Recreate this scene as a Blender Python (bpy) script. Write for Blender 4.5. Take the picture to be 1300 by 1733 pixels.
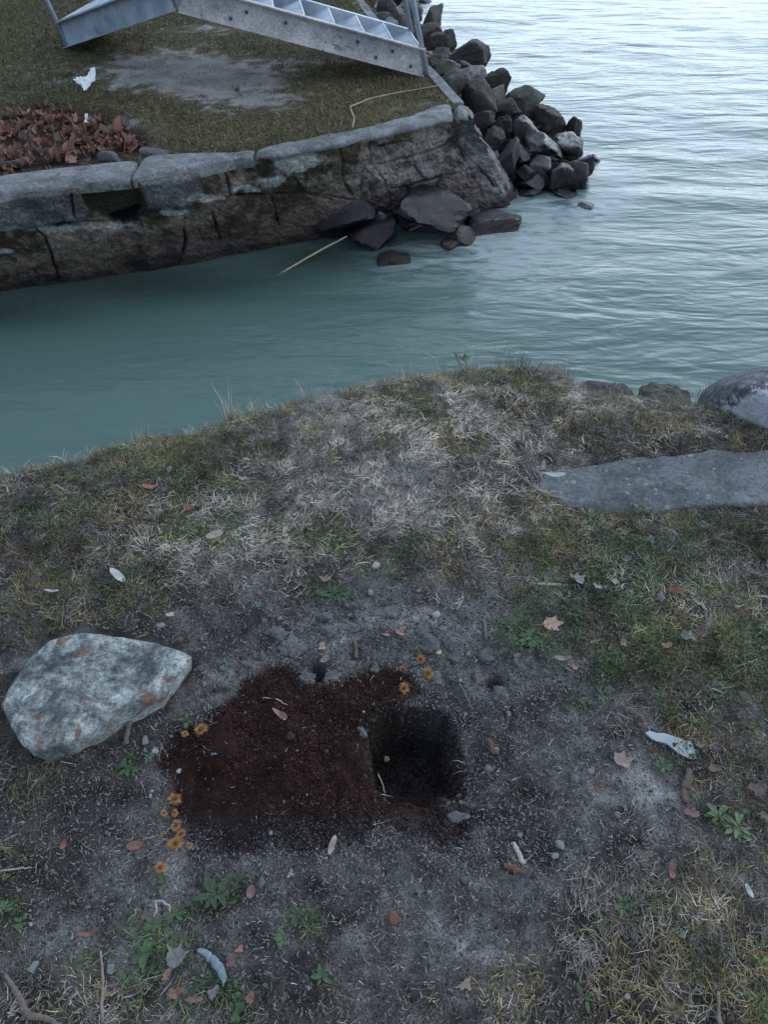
import bpy, math, random
import numpy as np
from math import radians, sin, cos, pi

# ------------------------------------------------------------ camera, world, light
sc = bpy.context.scene
for o in list(bpy.data.objects): bpy.data.objects.remove(o)
F, CU, CV, H, PITCH = 1270.0, 650.0, 866.5, 1.5, radians(45)
SP, CP = sin(PITCH), cos(PITCH)
cd = bpy.data.cameras.new("camera"); cam = bpy.data.objects.new("camera", cd)
sc.collection.objects.link(cam)
cam.location = (0, 0, H); cam.rotation_euler = (pi/2 - PITCH, 0, 0)
cd.sensor_fit = 'VERTICAL'; cd.sensor_height = 24; cd.lens = 24 * F / 1733
cd.clip_start = 0.02; cd.clip_end = 3000
sc.camera = cam
SUN_EL, SUN_AZ = radians(38), radians(95)      # azimuth from +Y towards +X
w = bpy.data.worlds.new("World"); sc.world = w; w.use_nodes = True
nt = w.node_tree; nt.nodes.clear()
out = nt.nodes.new('ShaderNodeOutputWorld'); bg = nt.nodes.new('ShaderNodeBackground')
sky = nt.nodes.new('ShaderNodeTexSky'); sky.sky_type = 'NISHITA'; sky.sun_disc = False
sky.sun_elevation = SUN_EL; sky.sun_rotation = SUN_AZ
sky.air_density = 1.0; sky.dust_density = 3.0; sky.ozone_density = 1.5
veil = nt.nodes.new('ShaderNodeMix'); veil.data_type = 'RGBA'; veil.inputs[0].default_value = 0.8
# evening cloud cover, brighter towards the open lake
wtc = nt.nodes.new('ShaderNodeTexCoord'); dp = nt.nodes.new('ShaderNodeVectorMath'); dp.operation = 'DOT_PRODUCT'
dp.inputs[1].default_value = (.42, .90, -.10); nt.links.new(wtc.outputs['Generated'], dp.inputs[0])
wr = nt.nodes.new('ShaderNodeValToRGB'); e = wr.color_ramp.elements; e[0].position = 0.40; e[1].position = 0.96
e[0].color = (.172, .190, .206, 1); e[1].color = (1.0, 1.0, 1.0, 1)
for p_, c_ in ((.66, (.27, .295, .32, 1)), (.80, (.52, .555, .59, 1)), (.88, (.86, .89, .92, 1))): q = e.new(p_); q.color = c_
nt.links.new(dp.outputs['Value'], wr.inputs[0]); wm = nt.nodes.new('ShaderNodeMix'); wm.data_type = 'RGBA'; wm.blend_type = 'MULTIPLY'; wm.inputs[0].default_value = 1
nt.links.new(wr.outputs[0], wm.inputs[6]); wm.inputs[7].default_value = (32.5, 38.0, 44.0, 1); nt.links.new(wm.outputs[2], veil.inputs[7])
nt.links.new(sky.outputs[0], veil.inputs[6]); nt.links.new(veil.outputs[2], bg.inputs[0])
bg.inputs[1].default_value = 0.108; nt.links.new(bg.outputs[0], out.inputs[0])
sd = bpy.data.lights.new("sun", 'SUN'); sd.energy = 0.5; sd.angle = radians(25); sd.color = (1, .95, .9)
sun = bpy.data.objects.new("sun", sd); sc.collection.objects.link(sun)
sun.rotation_euler = (pi/2 - SUN_EL, 0, pi - SUN_AZ); sun.location = (0, 0, 8)
sc.view_settings.view_transform = 'Standard'; sc.view_settings.look = 'None'
sc.view_settings.exposure = 0.14; sc.view_settings.gamma = 1

# ------------------------------------------------------------ helpers
rng = np.random.default_rng(7); random.seed(7)
def ray(u, v):
    dx = (u-CU)/F; dy = (CV-v)/F
    return np.array([dx, CP+dy*SP, -SP+dy*CP])
def P(u, v, z=0.0):                       # a point of the place: where the sight line meets height z
    d = ray(u, v); t = (z-H)/d[2]
    return np.array([d[0]*t, d[1]*t, z])
def PT(u, v, t):
    return ray(u, v)*t + np.array([0, 0, H])
def PY(u, v, Y):
    d = ray(u, v); return d*(Y/d[1]) + np.array([0, 0, H])
def proj(x, y, z):
    zz = z-H; dep = y*CP - zz*SP; up = y*SP + zz*CP
    dep = np.maximum(dep, 1e-3)
    return CU+F*x/dep, CV-F*up/dep
def depth(p): return p[1]*CP-(p[2]-H)*SP

def _h(ix, iy, iz, s):
    n = (ix*374761393 + iy*668265263 + iz*1274126177 + s*974634777) & 0x7fffffff
    n = ((n ^ (n >> 13))*1274126177) & 0x7fffffff
    n = (n ^ (n >> 16))
    return (n & 0xffff)/65535.0
def vn(x, y, z=0.0, s=0):
    x = np.asarray(x, float); y = np.asarray(y, float); z = np.asarray(z, float)+np.zeros_like(x)
    ix, iy, iz = np.floor(x).astype(np.int64), np.floor(y).astype(np.int64), np.floor(z).astype(np.int64)
    fx, fy, fz = x-ix, y-iy, z-iz
    fx = fx*fx*(3-2*fx); fy = fy*fy*(3-2*fy); fz = fz*fz*(3-2*fz)
    r = 0
    for a in (0, 1):
        for b in (0, 1):
            for c in (0, 1):
                wt = (fx if a else 1-fx)*(fy if b else 1-fy)*(fz if c else 1-fz)
                r = r + wt*_h(ix+a, iy+b, iz+c, s)
    return r*2-1
def fbm(x, y, z=0.0, s=0, o=4, g=0.5):
    r, a, f, t = 0, 1.0, 1.0, 0
    for i in range(o):
        r = r + a*vn(np.asarray(x)*f, np.asarray(y)*f, np.asarray(z)*f, s+i*17); t += a; a *= g; f *= 2.03
    return r/t
def ss(a, b, x):
    t = np.clip((x-a)/(b-a), 0, 1); return t*t*(3-2*t)
def segdist(u, v, poly):
    d = np.full(np.shape(u), 1e9)
    for (x0, y0), (x1, y1) in zip(poly[:-1], poly[1:]):
        vx, vy = x1-x0, y1-y0; L = vx*vx+vy*vy+1e-9
        t = np.clip(((u-x0)*vx+(v-y0)*vy)/L, 0, 1)
        d = np.minimum(d, np.hypot(u-x0-t*vx, v-y0-t*vy))
    return d
def inpoly(u, v, poly):
    c = np.zeros(np.shape(u), bool); n = len(poly)
    for i in range(n):
        x0, y0 = poly[i]; x1, y1 = poly[(i+1) % n]
        if y0 == y1: continue
        k = ((y0 > v) != (y1 > v)) & (u < (x1-x0)*(v-y0)/(y1-y0)+x0); c ^= k
    return c
def polymask(u, v, poly, soft):
    d = segdist(u, v, poly+[poly[0]]); s = np.where(inpoly(u, v, poly), d, -d)
    return ss(-soft, soft, s)
def blobs(u, v, L):
    r = 0*u
    for (a, b, ru, rv, k) in L: r = r + k*np.exp(-(((u-a)/ru)**2+((v-b)/rv)**2))
    return r

def mesh_obj(name, V, Fc, mat=None, parent=None, col=None, smooth=True, loc=None):
    V = np.asarray(V, np.float32).reshape(-1, 3)
    if loc is not None: V = V-np.asarray(loc, np.float32)
    me = bpy.data.meshes.new(name)
    if isinstance(Fc, np.ndarray):
        n, k = Fc.shape
        me.vertices.add(len(V)); me.vertices.foreach_set('co', V.ravel())
        me.loops.add(n*k); me.loops.foreach_set('vertex_index', Fc.astype(np.int32).ravel())
        me.polygons.add(n); me.polygons.foreach_set('loop_start', np.arange(0, n*k, k, dtype=np.int32))
        me.polygons.foreach_set('loop_total', np.full(n, k, np.int32))
        me.update(calc_edges=True); me.validate()
    else:
        me.from_pydata(V.tolist(), [], Fc); me.update()
    if smooth: me.polygons.foreach_set('use_smooth', np.ones(len(me.polygons), bool))
    if col is not None:
        a = me.color_attributes.new('col', 'FLOAT_COLOR', 'POINT')
        c = np.ones((len(V), 4), np.float32); c[:, :3] = col; a.data.foreach_set('color', c.ravel())
    if mat: me.materials.append(mat)
    o = bpy.data.objects.new(name, me); sc.collection.objects.link(o)
    if loc is not None: o.location = loc
    if parent: o.parent = parent
    return o
def tag(o, label=None, cat=None, group=None, kind=None):
    if label: o['label'] = label
    if cat: o['category'] = cat
    if group: o['group'] = group
    if kind: o['kind'] = kind
    return o
def empty(name, loc=(0, 0, 0)):
    o = bpy.data.objects.new(name, None); sc.collection.objects.link(o); o.location = loc
    o.empty_display_size = .1; return o
def box_mesh(p0, ex, ey, ez):
    p0, ex, ey, ez = map(np.asarray, (p0, ex, ey, ez))
    V = [p0+a*ex+b*ey+c*ez for a in (0, 1) for b in (0, 1) for c in (0, 1)]
    return V, [(0, 1, 3, 2), (4, 6, 7, 5), (0, 4, 5, 1), (2, 3, 7, 6), (0, 2, 6, 4), (1, 5, 7, 3)]
def merge(L):
    V, Fc, n = [], [], 0
    for v, f in L:
        V += [tuple(x) for x in v]; Fc += [tuple(i+n for i in q) for q in f]; n += len(v)
    return V, Fc
def tube(pts, rad, n=8, jit=0, seed=0, flat=1.0):
    pts = [np.asarray(p, float) for p in pts]; m = len(pts)
    rad = rad if hasattr(rad, '__len__') else [rad]*m
    r_ = np.random.default_rng(seed); V = []; Fc = []
    for i, p in enumerate(pts):
        t = pts[min(i+1, m-1)]-pts[max(i-1, 0)]; t = t/(np.linalg.norm(t)+1e-9)
        a = np.cross(t, [0, 0, 1]); 
        if np.linalg.norm(a) < .05: a = np.cross(t, [0, 1, 0])
        a /= np.linalg.norm(a); b = np.cross(a, t)
        for k in range(n):
            q = 2*pi*k/n; R = rad[i]*(1+jit*(r_.random()-.5))
            V.append(p+R*(cos(q)*a+flat*sin(q)*b))
    for i in range(m-1):
        for k in range(n):
            k2 = (k+1) % n; Fc.append((i*n+k, i*n+k2, (i+1)*n+k2, (i+1)*n+k))
    Fc.append(tuple(range(n))[::-1]); Fc.append(tuple((m-1)*n+k for k in range(n)))
    return V, Fc

# ------------------------------------------------------------ materials
def new_mat(name):
    m = bpy.data.materials.new(name); m.use_nodes = True
    return m, m.node_tree, m.node_tree.nodes['Principled BSDF']
def N(t, typ, **kw):
    n = t.nodes.new(typ)
    for k, v in kw.items(): setattr(n, k, v)
    return n
def noise(t, scale, detail=6, rough=.6, vec=None, dist=0):
    n = N(t, 'ShaderNodeTexNoise'); n.inputs['Scale'].default_value = scale
    n.inputs['Detail'].default_value = detail; n.inputs['Roughness'].default_value = rough
    n.inputs['Distortion'].default_value = dist
    if vec: t.links.new(vec, n.inputs['Vector'])
    return n
def ramp(t, src, stops):
    r = N(t, 'ShaderNodeValToRGB'); e = r.color_ramp.elements
    while len(e) < len(stops): e.new(.5)
    for q, (p, c) in zip(e, stops):
        q.position = p; q.color = (*c, 1) if hasattr(c, '__len__') else (c, c, c, 1)
    t.links.new(src, r.inputs[0]); return r
def mixc(t, fac, a, b, mode='MIX'):
    m = N(t, 'ShaderNodeMix', data_type='RGBA', blend_type=mode)
    for s, x in ((0, fac), (6, a), (7, b)):
        if hasattr(x, 'type') or hasattr(x, 'is_output'): t.links.new(x, m.inputs[s])
        elif isinstance(x, (int, float)): m.inputs[s].default_value = x
        else: m.inputs[s].default_value = (*x, 1)
    return m.outputs[2]
def bump(t, b, h, strength, dist):
    n = N(t, 'ShaderNodeBump'); n.inputs['Strength'].default_value = strength
    n.inputs['Distance'].default_value = dist; t.links.new(h, n.inputs['Height'])
    t.links.new(n.outputs[0], b.inputs['Normal']); return n
def attr_mat(name, rough=.9, nscale=200, amt=.5, bdist=.003, bscale=150, spec=.3, trans=0):
    m, t, b = new_mat(name)
    a = N(t, 'ShaderNodeAttribute', attribute_name='col'); tc = N(t, 'ShaderNodeTexCoord')
    n1 = noise(t, nscale, 5, .7, tc.outputs['Object'])
    r = ramp(t, n1.outputs[0], [(.35, 1-amt), (.65, 1+amt)])
    c = mixc(t, 1.0, a.outputs[0], r.outputs[0], 'MULTIPLY')
    t.links.new(c, b.inputs['Base Color'])
    b.inputs['Roughness'].default_value = rough; b.inputs['Specular IOR Level'].default_value = spec
    if bdist:
        n2 = noise(t, bscale, 8, .75, tc.outputs['Object']); bump(t, b, n2.outputs[0], 1, bdist)
    return m
def rock_mat(name, c1, c2, c3=None, rough=.75, scale=9, bd=.012, wet=None, spec=.4, s3=5, t3=.56):
    m, t, b = new_mat(name); tc = N(t, 'ShaderNodeTexCoord'); oi = N(t, 'ShaderNodeObjectInfo')
    ad = N(t, 'ShaderNodeVectorMath', operation='ADD'); t.links.new(tc.outputs['Object'], ad.inputs[0])
    sc_ = N(t, 'ShaderNodeVectorMath', operation='SCALE'); sc_.inputs[0].default_value = (7, 13, 5)
    t.links.new(oi.outputs['Random'], sc_.inputs['Scale']); t.links.new(sc_.outputs[0], ad.inputs[1])
    v = ad.outputs[0]
    n1 = noise(t, scale, 8, .65, v, .4); r1 = ramp(t, n1.outputs[0], [(.36, c1), (.64, c2)])
    c = r1.outputs[0]
    n4 = noise(t, 60, 8, .85, v); r4 = ramp(t, n4.outputs[0], [(.35, .5), (.65, 1.5)])
    c = mixc(t, 1.0, c, r4.outputs[0], 'MULTIPLY')
    if c3:
        n3 = noise(t, s3, 7, .7, v, .8); r3 = ramp(t, n3.outputs[0], [(t3, 0.0), (t3+.06, 1.0)])
        c = mixc(t, r3.outputs[0], c, c3)
    ge = N(t, 'ShaderNodeNewGeometry'); sz_ = N(t, 'ShaderNodeSeparateXYZ'); t.links.new(ge.outputs['Position'], sz_.inputs[0])   # wet band above the waterline
    wn = noise(t, 9, 4, .6, tc.outputs['Object']); wa = N(t, 'ShaderNodeMath', operation='MULTIPLY_ADD'); t.links.new(wn.outputs[0], wa.inputs[0]); wa.inputs[1].default_value = .22; t.links.new(sz_.outputs[2], wa.inputs[2])
    wr_ = N(t, 'ShaderNodeMapRange'); t.links.new(wa.outputs[0], wr_.inputs[0]); wr_.inputs[1].default_value = -.30; wr_.inputs[2].default_value = -.39; wr_.inputs[3].default_value = 0; wr_.inputs[4].default_value = 1
    c = mixc(t, wr_.outputs[0], c, mixc(t, 1.0, c, (.42, .40, .42), 'MULTIPLY'))
    ro = N(t, 'ShaderNodeMapRange'); t.links.new(wr_.outputs[0], ro.inputs[0]); ro.inputs[3].default_value = rough; ro.inputs[4].default_value = min(rough, .28); t.links.new(ro.outputs[0], b.inputs['Roughness'])
    t.links.new(c, b.inputs['Base Color'])
    b.inputs['Specular IOR Level'].default_value = spec
    n2 = noise(t, 22, 12, .75, v, .3); bump(t, b, n2.outputs[0], 1, bd*2)
    return m
def plain_mat(name, c, rough=.7, amt=.35, scale=60, metal=0, bd=.0015, bs=200, spec=.4):
    m, t, b = new_mat(name); tc = N(t, 'ShaderNodeTexCoord')
    n1 = noise(t, scale, 6, .7, tc.outputs['Object'])
    r = ramp(t, n1.outputs[0], [(.3, tuple(x*(1-amt) for x in c)), (.7, tuple(min(1, x*(1+amt)) for x in c))])
    t.links.new(r.outputs[0], b.inputs['Base Color']); b.inputs['Roughness'].default_value = rough
    b.inputs['Metallic'].default_value = metal; b.inputs['Specular IOR Level'].default_value = spec
    if bd: n2 = noise(t, bs, 5, .7, tc.outputs['Object']); bump(t, b, n2.outputs[0], .7, bd)
    return m

M = {}
M['ground'] = attr_mat('bare_soil', .95, 260, .7, .012, 130, .15)
M['blade'] = attr_mat('grass_blades', .7, 40, .2, 0, spec=.3)
M['crumb'] = attr_mat('soil_crumbs', .95, 300, .4, .002, 400, .2)
M['masonry'] = attr_mat('old_masonry', .85, 90, .6, .02, 50, .3)
M['concrete'] = rock_mat('weathered_concrete', (.13, .14, .15), (.29, .305, .32), (.085, .085, .075), .9, 9, .012, t3=.58)
M['pale_rock'] = rock_mat('pale_lichen_rock', (.19, .21, .215), (.46, .49, .49), None, .85, 9, .010)

# ------------------------------------------------------------ near bank
edge_px = [(-260, 850), (-120, 805), (0, 778), (100, 758), (225, 724), (330, 702), (450, 672), (560, 642), (640, 627), (700, 618),
           (780, 608), (870, 602), (950, 610), (985, 640), (1060, 650), (1150, 662), (1210, 668), (1300, 672), (1420, 690), (1600, 740)]
EP = np.array([P(u, v, -.01)[:2] for u, v in edge_px])
EP = np.vstack([[-6, EP[0][1]-1.6], EP, [7, EP[-1][1]-.5]])
def E(x): return np.interp(x, EP[:, 0], EP[:, 1])
peat = [(395, 1178), (410, 1150), (450, 1132), (490, 1126), (515, 1150), (545, 1158), (590, 1146), (640, 1128), (690, 1138), (712, 1168), (680, 1196), (640, 1200), (626, 1240), (640, 1348),
        (735, 1356), (785, 1362), (812, 1395), (790, 1428), (735, 1436), (690, 1412), (640, 1400), (590, 1432), (520, 1448), (450, 1436), (400, 1452), (340, 1440), (318, 1400), (290, 1380), (300, 1330), (268, 1290), (300, 1236), (345, 1225), (372, 1196)]
hole = [(628, 1222), (645, 1203), (680, 1196), (725, 1198), (756, 1214), (770, 1250), (780, 1300), (766, 1332), (725, 1350), (670, 1350), (638, 1330), (626, 1280)]
hole_w = [tuple(P(u, v, 0)[:2]) for u, v in hole]
def hole_mask(x, y):
    return polymask(x+.014*fbm(x*26, y*26, 0, 5), y+.014*fbm(x*26, y*26, 4, 6), hole_w, .010+.014*ss(.09, .17, x)+.010*ss(.74, .66, y))
pits = [(539, 1140, 14, 16, .05), (838, 1155, 17, 13, .055), (495, 1112, 12, 8, .015), (1160, 1200, 10, 8, .01)]
def dug(u, v): return blobs(u, v, [(600, 1290, 330, 200, 1), (640, 1100, 230, 90, .8), (840, 1190, 90, 100, .8), (760, 1450, 160, 70, .6), (390, 1190, 90, 70, .6)])
slab_px = [(912, 812), (935, 800), (1000, 786), (1050, 775), (1110, 770), (1180, 765), (1240, 762), (1310, 758), (1420, 775), (1450, 820), (1400, 850), (1300, 855), (1240, 854), (1160, 862), (1090, 867), (1000, 862), (960, 858), (930, 838)]
def hgt(x, y):
    z = .018*fbm(x*1.3, y*1.3, 0, 3, 3) + .014*fbm(x*6, y*6, 0, 4, 4) + .011*fbm(x*17, y*17, 0, 6, 3)
    u, v = proj(x, y, z)
    sm = polymask(u, v, slab_px, 22); z = z*(1-sm)-.008*sm
    d = np.clip(dug(u, v), 0, 1)
    z = z + d*(.018*fbm(x*16, y*16, 0, 8, 4, .6)+.010*np.abs(fbm(x*40, y*40, 0, 9, 3)))
    z = z + .004*fbm(x*40, y*40, 2, 11, 3)
    z = z + .034*(1+.5*fbm(x*9, y*9, 7, 14, 3))*np.exp(-(((u-490)/150)**2+((v-1290)/110)**2)) + .02*blobs(u, v, [(640, 1085, 150, 35, 1), (460, 1130, 70, 40, .8)])
    for a, b, ru, rv, k in pits: z = z - k*ss(1.25, .5, np.hypot((u-a)/ru, (v-b)/rv))
    ed = E(x)-y
    z = z - .05*np.exp(-ed/.10) - .10*np.exp(-np.maximum(ed, 0)/.03)
    z = z + .02*np.exp(-((ed-.3)/.2)**2)*(1-sm)
    hm = hole_mask(x, y)
    floor = -.21+.11*ss(.80, .68, y) + .028*fbm(x*22, y*22, 0, 13, 4)
    # loose wall slumping at the right and front side of the hole
    sl = ss(760, 800, u)*ss(1180, 1240, v)*ss(1380, 1320, v)
    z = z - .02*np.exp(-((u-800)/40)**2-((v-1275)/55)**2)
    return z*(1-hm)+hm*floor
def axis(a, b, c, d, fine, coarse):      # fine spacing between b and c, coarse outside
    return np.concatenate([np.arange(a, b, coarse), np.arange(b, c, fine), np.arange(c, d+coarse, coarse)])
GX = axis(-6, -1.35, 1.55, 7, .0065, .12)
def rows(n1, n2):                        # offsets behind the edge
    return np.concatenate([np.linspace(0, .12, 22)[:-1], np.linspace(.12, 2.1, n1)[:-1], np.linspace(2.1, 6, n2)])
RO = rows(310, 30)
X, R = np.meshgrid(GX, RO)
# the rows relax from the shore line to straight lines, so that the grid stays regular at the hole
Yf = E(X)-R*1.0
Z = hgt(X, Yf)
def ground_col(x, y):
    u, v = proj(x, y, 0*x); n1 = fbm(x*5, y*5, 0, 21, 5); n2 = fbm(x*22, y*22, 0, 22, 4)
    c = np.zeros(x.shape+(3,)); base = np.array([.078, .074, .072]); c[:] = base
    pale = np.clip(blobs(u, v, [(1080, 1340, 90, 70, .9), (420, 1160, 110, 50, .9), (640, 1060, 170, 50, .7), (560, 1580, 300, 90, .22), (250, 1440, 150, 120, .25),
                               (830, 1130, 120, 60, .5), (700, 780, 230, 130, .5), (960, 1250, 120, 80, .45), (330, 960, 140, 70, .4), (900, 1450, 150, 60, .3)])+.5*n1+.3*n2, 0, 1)
    c = c*(1-pale[..., None]) + np.array([.31, .305, .31])*pale[..., None]
    olive = np.clip(blobs(u, v, [(1050, 700, 260, 70, .9), (300, 800, 300, 90, .5), (1200, 1050, 260, 160, .5), (1150, 1650, 300, 120, .5)])+.6*fbm(x*4, y*4, 5, 30, 4), 0, 1)
    c = c*(1-.8*olive[..., None]) + np.array([.062, .054, .032])*.8*olive[..., None]
    pm = polymask(u+26*n2+22*n1+8*fbm(x*60, y*60, 0, 24, 3), v+30*fbm(x*16, y*16, 3, 25, 4), peat, 18)
    mott = .55+.45*ss(-.1, .3, n1+.5*n2); pk = np.clip(pm*(.6+.5*mott)+.35*np.exp(-(((u-450)/250)**2+((v-1310)/150)**2))*mott, 0, 1)
    lower = ss(1330, 1430, v)
    pc = np.array([.030, .0145, .0125])[None, None]*(1-lower[..., None])+np.array([.030, .025, .026])*lower[..., None]
    c = c*(1-pk[..., None])+pc*pk[..., None]
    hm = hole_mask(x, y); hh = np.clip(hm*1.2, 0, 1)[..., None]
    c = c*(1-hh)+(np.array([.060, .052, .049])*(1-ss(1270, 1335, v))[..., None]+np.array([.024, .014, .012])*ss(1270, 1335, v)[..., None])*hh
    return c*np.clip(1+.7*n2+.55*fbm(x*50, y*50, 0, 29, 3)+.35*n1, .25, 2.2)[..., None]
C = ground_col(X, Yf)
ny, nx = X.shape
V = np.stack([X, Yf, Z], -1).reshape(-1, 3)
idx = np.arange(ny*nx).reshape(ny, nx)
Q = np.stack([idx[:-1, :-1], idx[1:, :-1], idx[1:, 1:], idx[:-1, 1:]], -1).reshape(-1, 4)
# earth face of the bank below the shore line
sk = []
for k, (dz, dyy) in enumerate([(-.06, .02), (-.2, .03), (-.45, .0), (-.8, .06), (-1.3, .1)]):
    xx = GX; yy = E(xx)+dyy+.03*fbm(xx*5, xx*0+k, 0, 40); sk.append(np.stack([xx, yy, Z[0]+dz], -1))
S = np.concatenate([V[idx[0]].reshape(1, nx, 3), np.array(sk)], 0)
S0 = len(V); V = np.vstack([V, np.array(sk).reshape(-1, 3)])
ids = np.vstack([idx[0][None], S0+np.arange(5*nx).reshape(5, nx)])
Q = np.vstack([Q, np.stack([ids[:-1, :-1], ids[:-1, 1:], ids[1:, 1:], ids[1:, :-1]], -1).reshape(-1, 4)])
Cc = np.vstack([C.reshape(-1, 3), np.tile([.06, .05, .04], (5*nx, 1))])
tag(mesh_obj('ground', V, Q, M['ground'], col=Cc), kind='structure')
def G(u, v, dz=0.0):                     # where the sight line meets the near ground
    z = 0.0
    for _ in range(4):
        p = P(u, v, z); z = float(hgt(np.array([p[0]]), np.array([p[1]]))[0])
        z = max(z, -.06)
    p = P(u, v, z+dz); return p
def gz(x, y): return float(hgt(np.array([x]), np.array([y]))[0])

# ------------------------------------------------------------ water, lake bed
WZ = -0.6
m, t, b = new_mat('lake_water'); tc = N(t, 'ShaderNodeTexCoord')
mp = N(t, 'ShaderNodeMapping'); t.links.new(tc.outputs['Object'], mp.inputs[0])
mp.inputs['Rotation'].default_value = (0, 0, radians(-14)); mp.inputs['Scale'].default_value = (.55, 1.6, 1)
n1 = noise(t, 1.6, 3, .5, mp.outputs[0], .6); n2 = noise(t, 7.5, 3, .5, mp.outputs[0], .5); n3 = noise(t, 28, 2, .5, mp.outputs[0], .2)
b1 = N(t, 'ShaderNodeBump'); b1.inputs['Distance'].default_value = .038; b1.inputs['Strength'].default_value = 1; t.links.new(n1.outputs[0], b1.inputs['Height'])
b2 = N(t, 'ShaderNodeBump'); b2.inputs['Distance'].default_value = .0105; b2.inputs['Strength'].default_value = 1; t.links.new(n2.outputs[0], b2.inputs['Height']); t.links.new(b1.outputs[0], b2.inputs['Normal'])
b3 = N(t, 'ShaderNodeBump'); b3.inputs['Distance'].default_value = .0010; b3.inputs['Strength'].default_value = 1; t.links.new(n3.outputs[0], b3.inputs['Height']); t.links.new(b2.outputs[0], b3.inputs['Normal'])
t.links.new(b3.outputs[0], b.inputs['Normal'])
b.inputs['Base Color'].default_value = (.084, .148, .136, 1); b.inputs['Roughness'].default_value = .15
b.inputs['IOR'].default_value = 1.33; b.inputs['Alpha'].default_value = .90
M['water'] = m
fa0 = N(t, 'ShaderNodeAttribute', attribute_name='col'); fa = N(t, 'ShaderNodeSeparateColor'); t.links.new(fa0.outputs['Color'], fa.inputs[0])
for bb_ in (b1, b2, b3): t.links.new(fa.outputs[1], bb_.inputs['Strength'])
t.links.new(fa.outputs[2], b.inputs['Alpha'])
fn = noise(t, 5, 6, .65, mp.outputs[0], 1.5); fr0 = ramp(t, fn.outputs[0], [(.38, 0.0), (.66, 1.0)])
fm = N(t, 'ShaderNodeMath', operation='MULTIPLY'); t.links.new(fa.outputs[0], fm.inputs[0]); t.links.new(fr0.outputs[0], fm.inputs[1])
t.links.new(mixc(t, fm.outputs[0], (.084, .148, .136), (.42, .47, .50)), b.inputs['Base Color'])
rm = N(t, 'ShaderNodeMapRange'); rm.inputs[3].default_value = .2; rm.inputs[4].default_value = .6; t.links.new(fm.outputs[0], rm.inputs[0]); t.links.new(rm.outputs[0], b.inputs['Roughness'])
gx = np.concatenate([-np.geomspace(400, 4, 25), np.arange(-3.9, 8, .08), np.geomspace(8, 400, 25)])
gy = np.concatenate([-np.geomspace(100, 1, 10)[:-1], np.arange(-1, 14, .08), np.geomspace(14, 600, 30)])
X, Y = np.meshgrid(gx, gy)
fade = ss(.3, 2.2, np.hypot(X+.6, Y-3)-1)*np.exp(-np.maximum(np.hypot(X, Y)-14, 0)/12)
cr, sr = cos(radians(14)), sin(radians(14))
XR, YR = X*cr-Y*sr, X*sr+Y*cr
Zw = WZ + fade*(.015*fbm(XR*.7, YR*2.0, 0, 51, 3)+.008*fbm(XR*2.2, YR*6, 0, 52, 2))
idx = np.arange(X.size).reshape(X.shape)
Q = np.stack([idx[:-1, :-1], idx[:-1, 1:], idx[1:, 1:], idx[1:, :-1]], -1).reshape(-1, 4)
uu, vv0 = proj(X, Y, Zw); foam = np.clip(blobs(uu, vv0, [(850, 378, 100, 34, 1.3), (960, 350, 80, 20, 1.1), (760, 432, 130, 24, .8), (1040, 320, 50, 36, .7), (900, 430, 160, 50, .6), (690, 470, 90, 25, .35)]), 0, 1)*(Y > 3)
wavef = .48+.52*ss(100, 750, uu-(vv0-600)*.35)+.2*(uu < -2000); wavef = np.where(Y < 1, .5, wavef); alph = .94-.60*np.clip(blobs(uu, vv0, [(-100, 530, 260, 34, 1), (250, 480, 260, 34, 1), (560, 430, 150, 34, 1)]), 0, 1)*(Y > 2.5)  # alpha lowered along the wall: dark bed showing through imitates the wall's reflection
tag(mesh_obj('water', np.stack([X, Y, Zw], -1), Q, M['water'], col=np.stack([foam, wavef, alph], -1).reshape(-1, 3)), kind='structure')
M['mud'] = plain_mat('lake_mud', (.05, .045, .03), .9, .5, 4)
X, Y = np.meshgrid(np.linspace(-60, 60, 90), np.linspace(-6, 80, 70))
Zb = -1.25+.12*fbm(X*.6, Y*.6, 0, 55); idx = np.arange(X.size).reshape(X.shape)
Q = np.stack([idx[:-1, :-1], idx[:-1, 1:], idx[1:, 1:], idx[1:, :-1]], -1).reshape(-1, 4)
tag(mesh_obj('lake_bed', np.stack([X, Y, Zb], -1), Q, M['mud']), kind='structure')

# ------------------------------------------------------------ far bank: wall and ground
front_px = [(-420, 372), (-200, 352), (0, 328), (135, 311), (223, 303), (327, 287), (400, 270), (477, 262), (592, 241), (692, 218), (746, 204), (781, 199)]
end_px = [(792, 206), (805, 214)]
FW = np.array([P(u, v, -.01)[:2] for u, v in front_px]); FW = np.vstack([[-6, FW[0][1]-.3], FW])
water_px = [(-420, 548), (-200, 520), (0, 492), (130, 474), (260, 455), (400, 430), (520, 405), (620, 388), (700, 375), (780, 360), (862, 345)]
WW = np.array([P(u, v, WZ)[:2] for u, v in water_px]); WW = np.vstack([[-6, WW[0][1]-.3], WW])
# front face as a sheet between the coping line and the waterline, then round the corner to the far side
corner_top = [P(805, 207, -.02)[:2], P(775, 172, -.02)[:2], P(737, 134, -.02)[:2], P(700, 95, -.02)[:2], P(638, 44, -.02)[:2], P(560, -60, -.02)[:2], P(540, -140, 0)[:2]]
corner_bot = [P(872, 318, WZ)[:2], P(860, 270, WZ)[:2], P(830, 220, WZ)[:2], P(800, 170, WZ)[:2], P(740, 95, WZ)[:2], P(690, 20, WZ)[:2], P(680, -40, WZ)[:2]]
topL = np.vstack([FW, corner_top]); botL = np.vstack([WW, corner_bot])
def resample(Pn, n, w=None):
    d = np.concatenate([[0], np.cumsum(np.hypot(*np.diff(Pn, axis=0).T))]) if w is None else w
    s = np.linspace(0, d[-1], n); return np.stack([np.interp(s, d, Pn[:, 0]), np.interp(s, d, Pn[:, 1])], -1)
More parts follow.
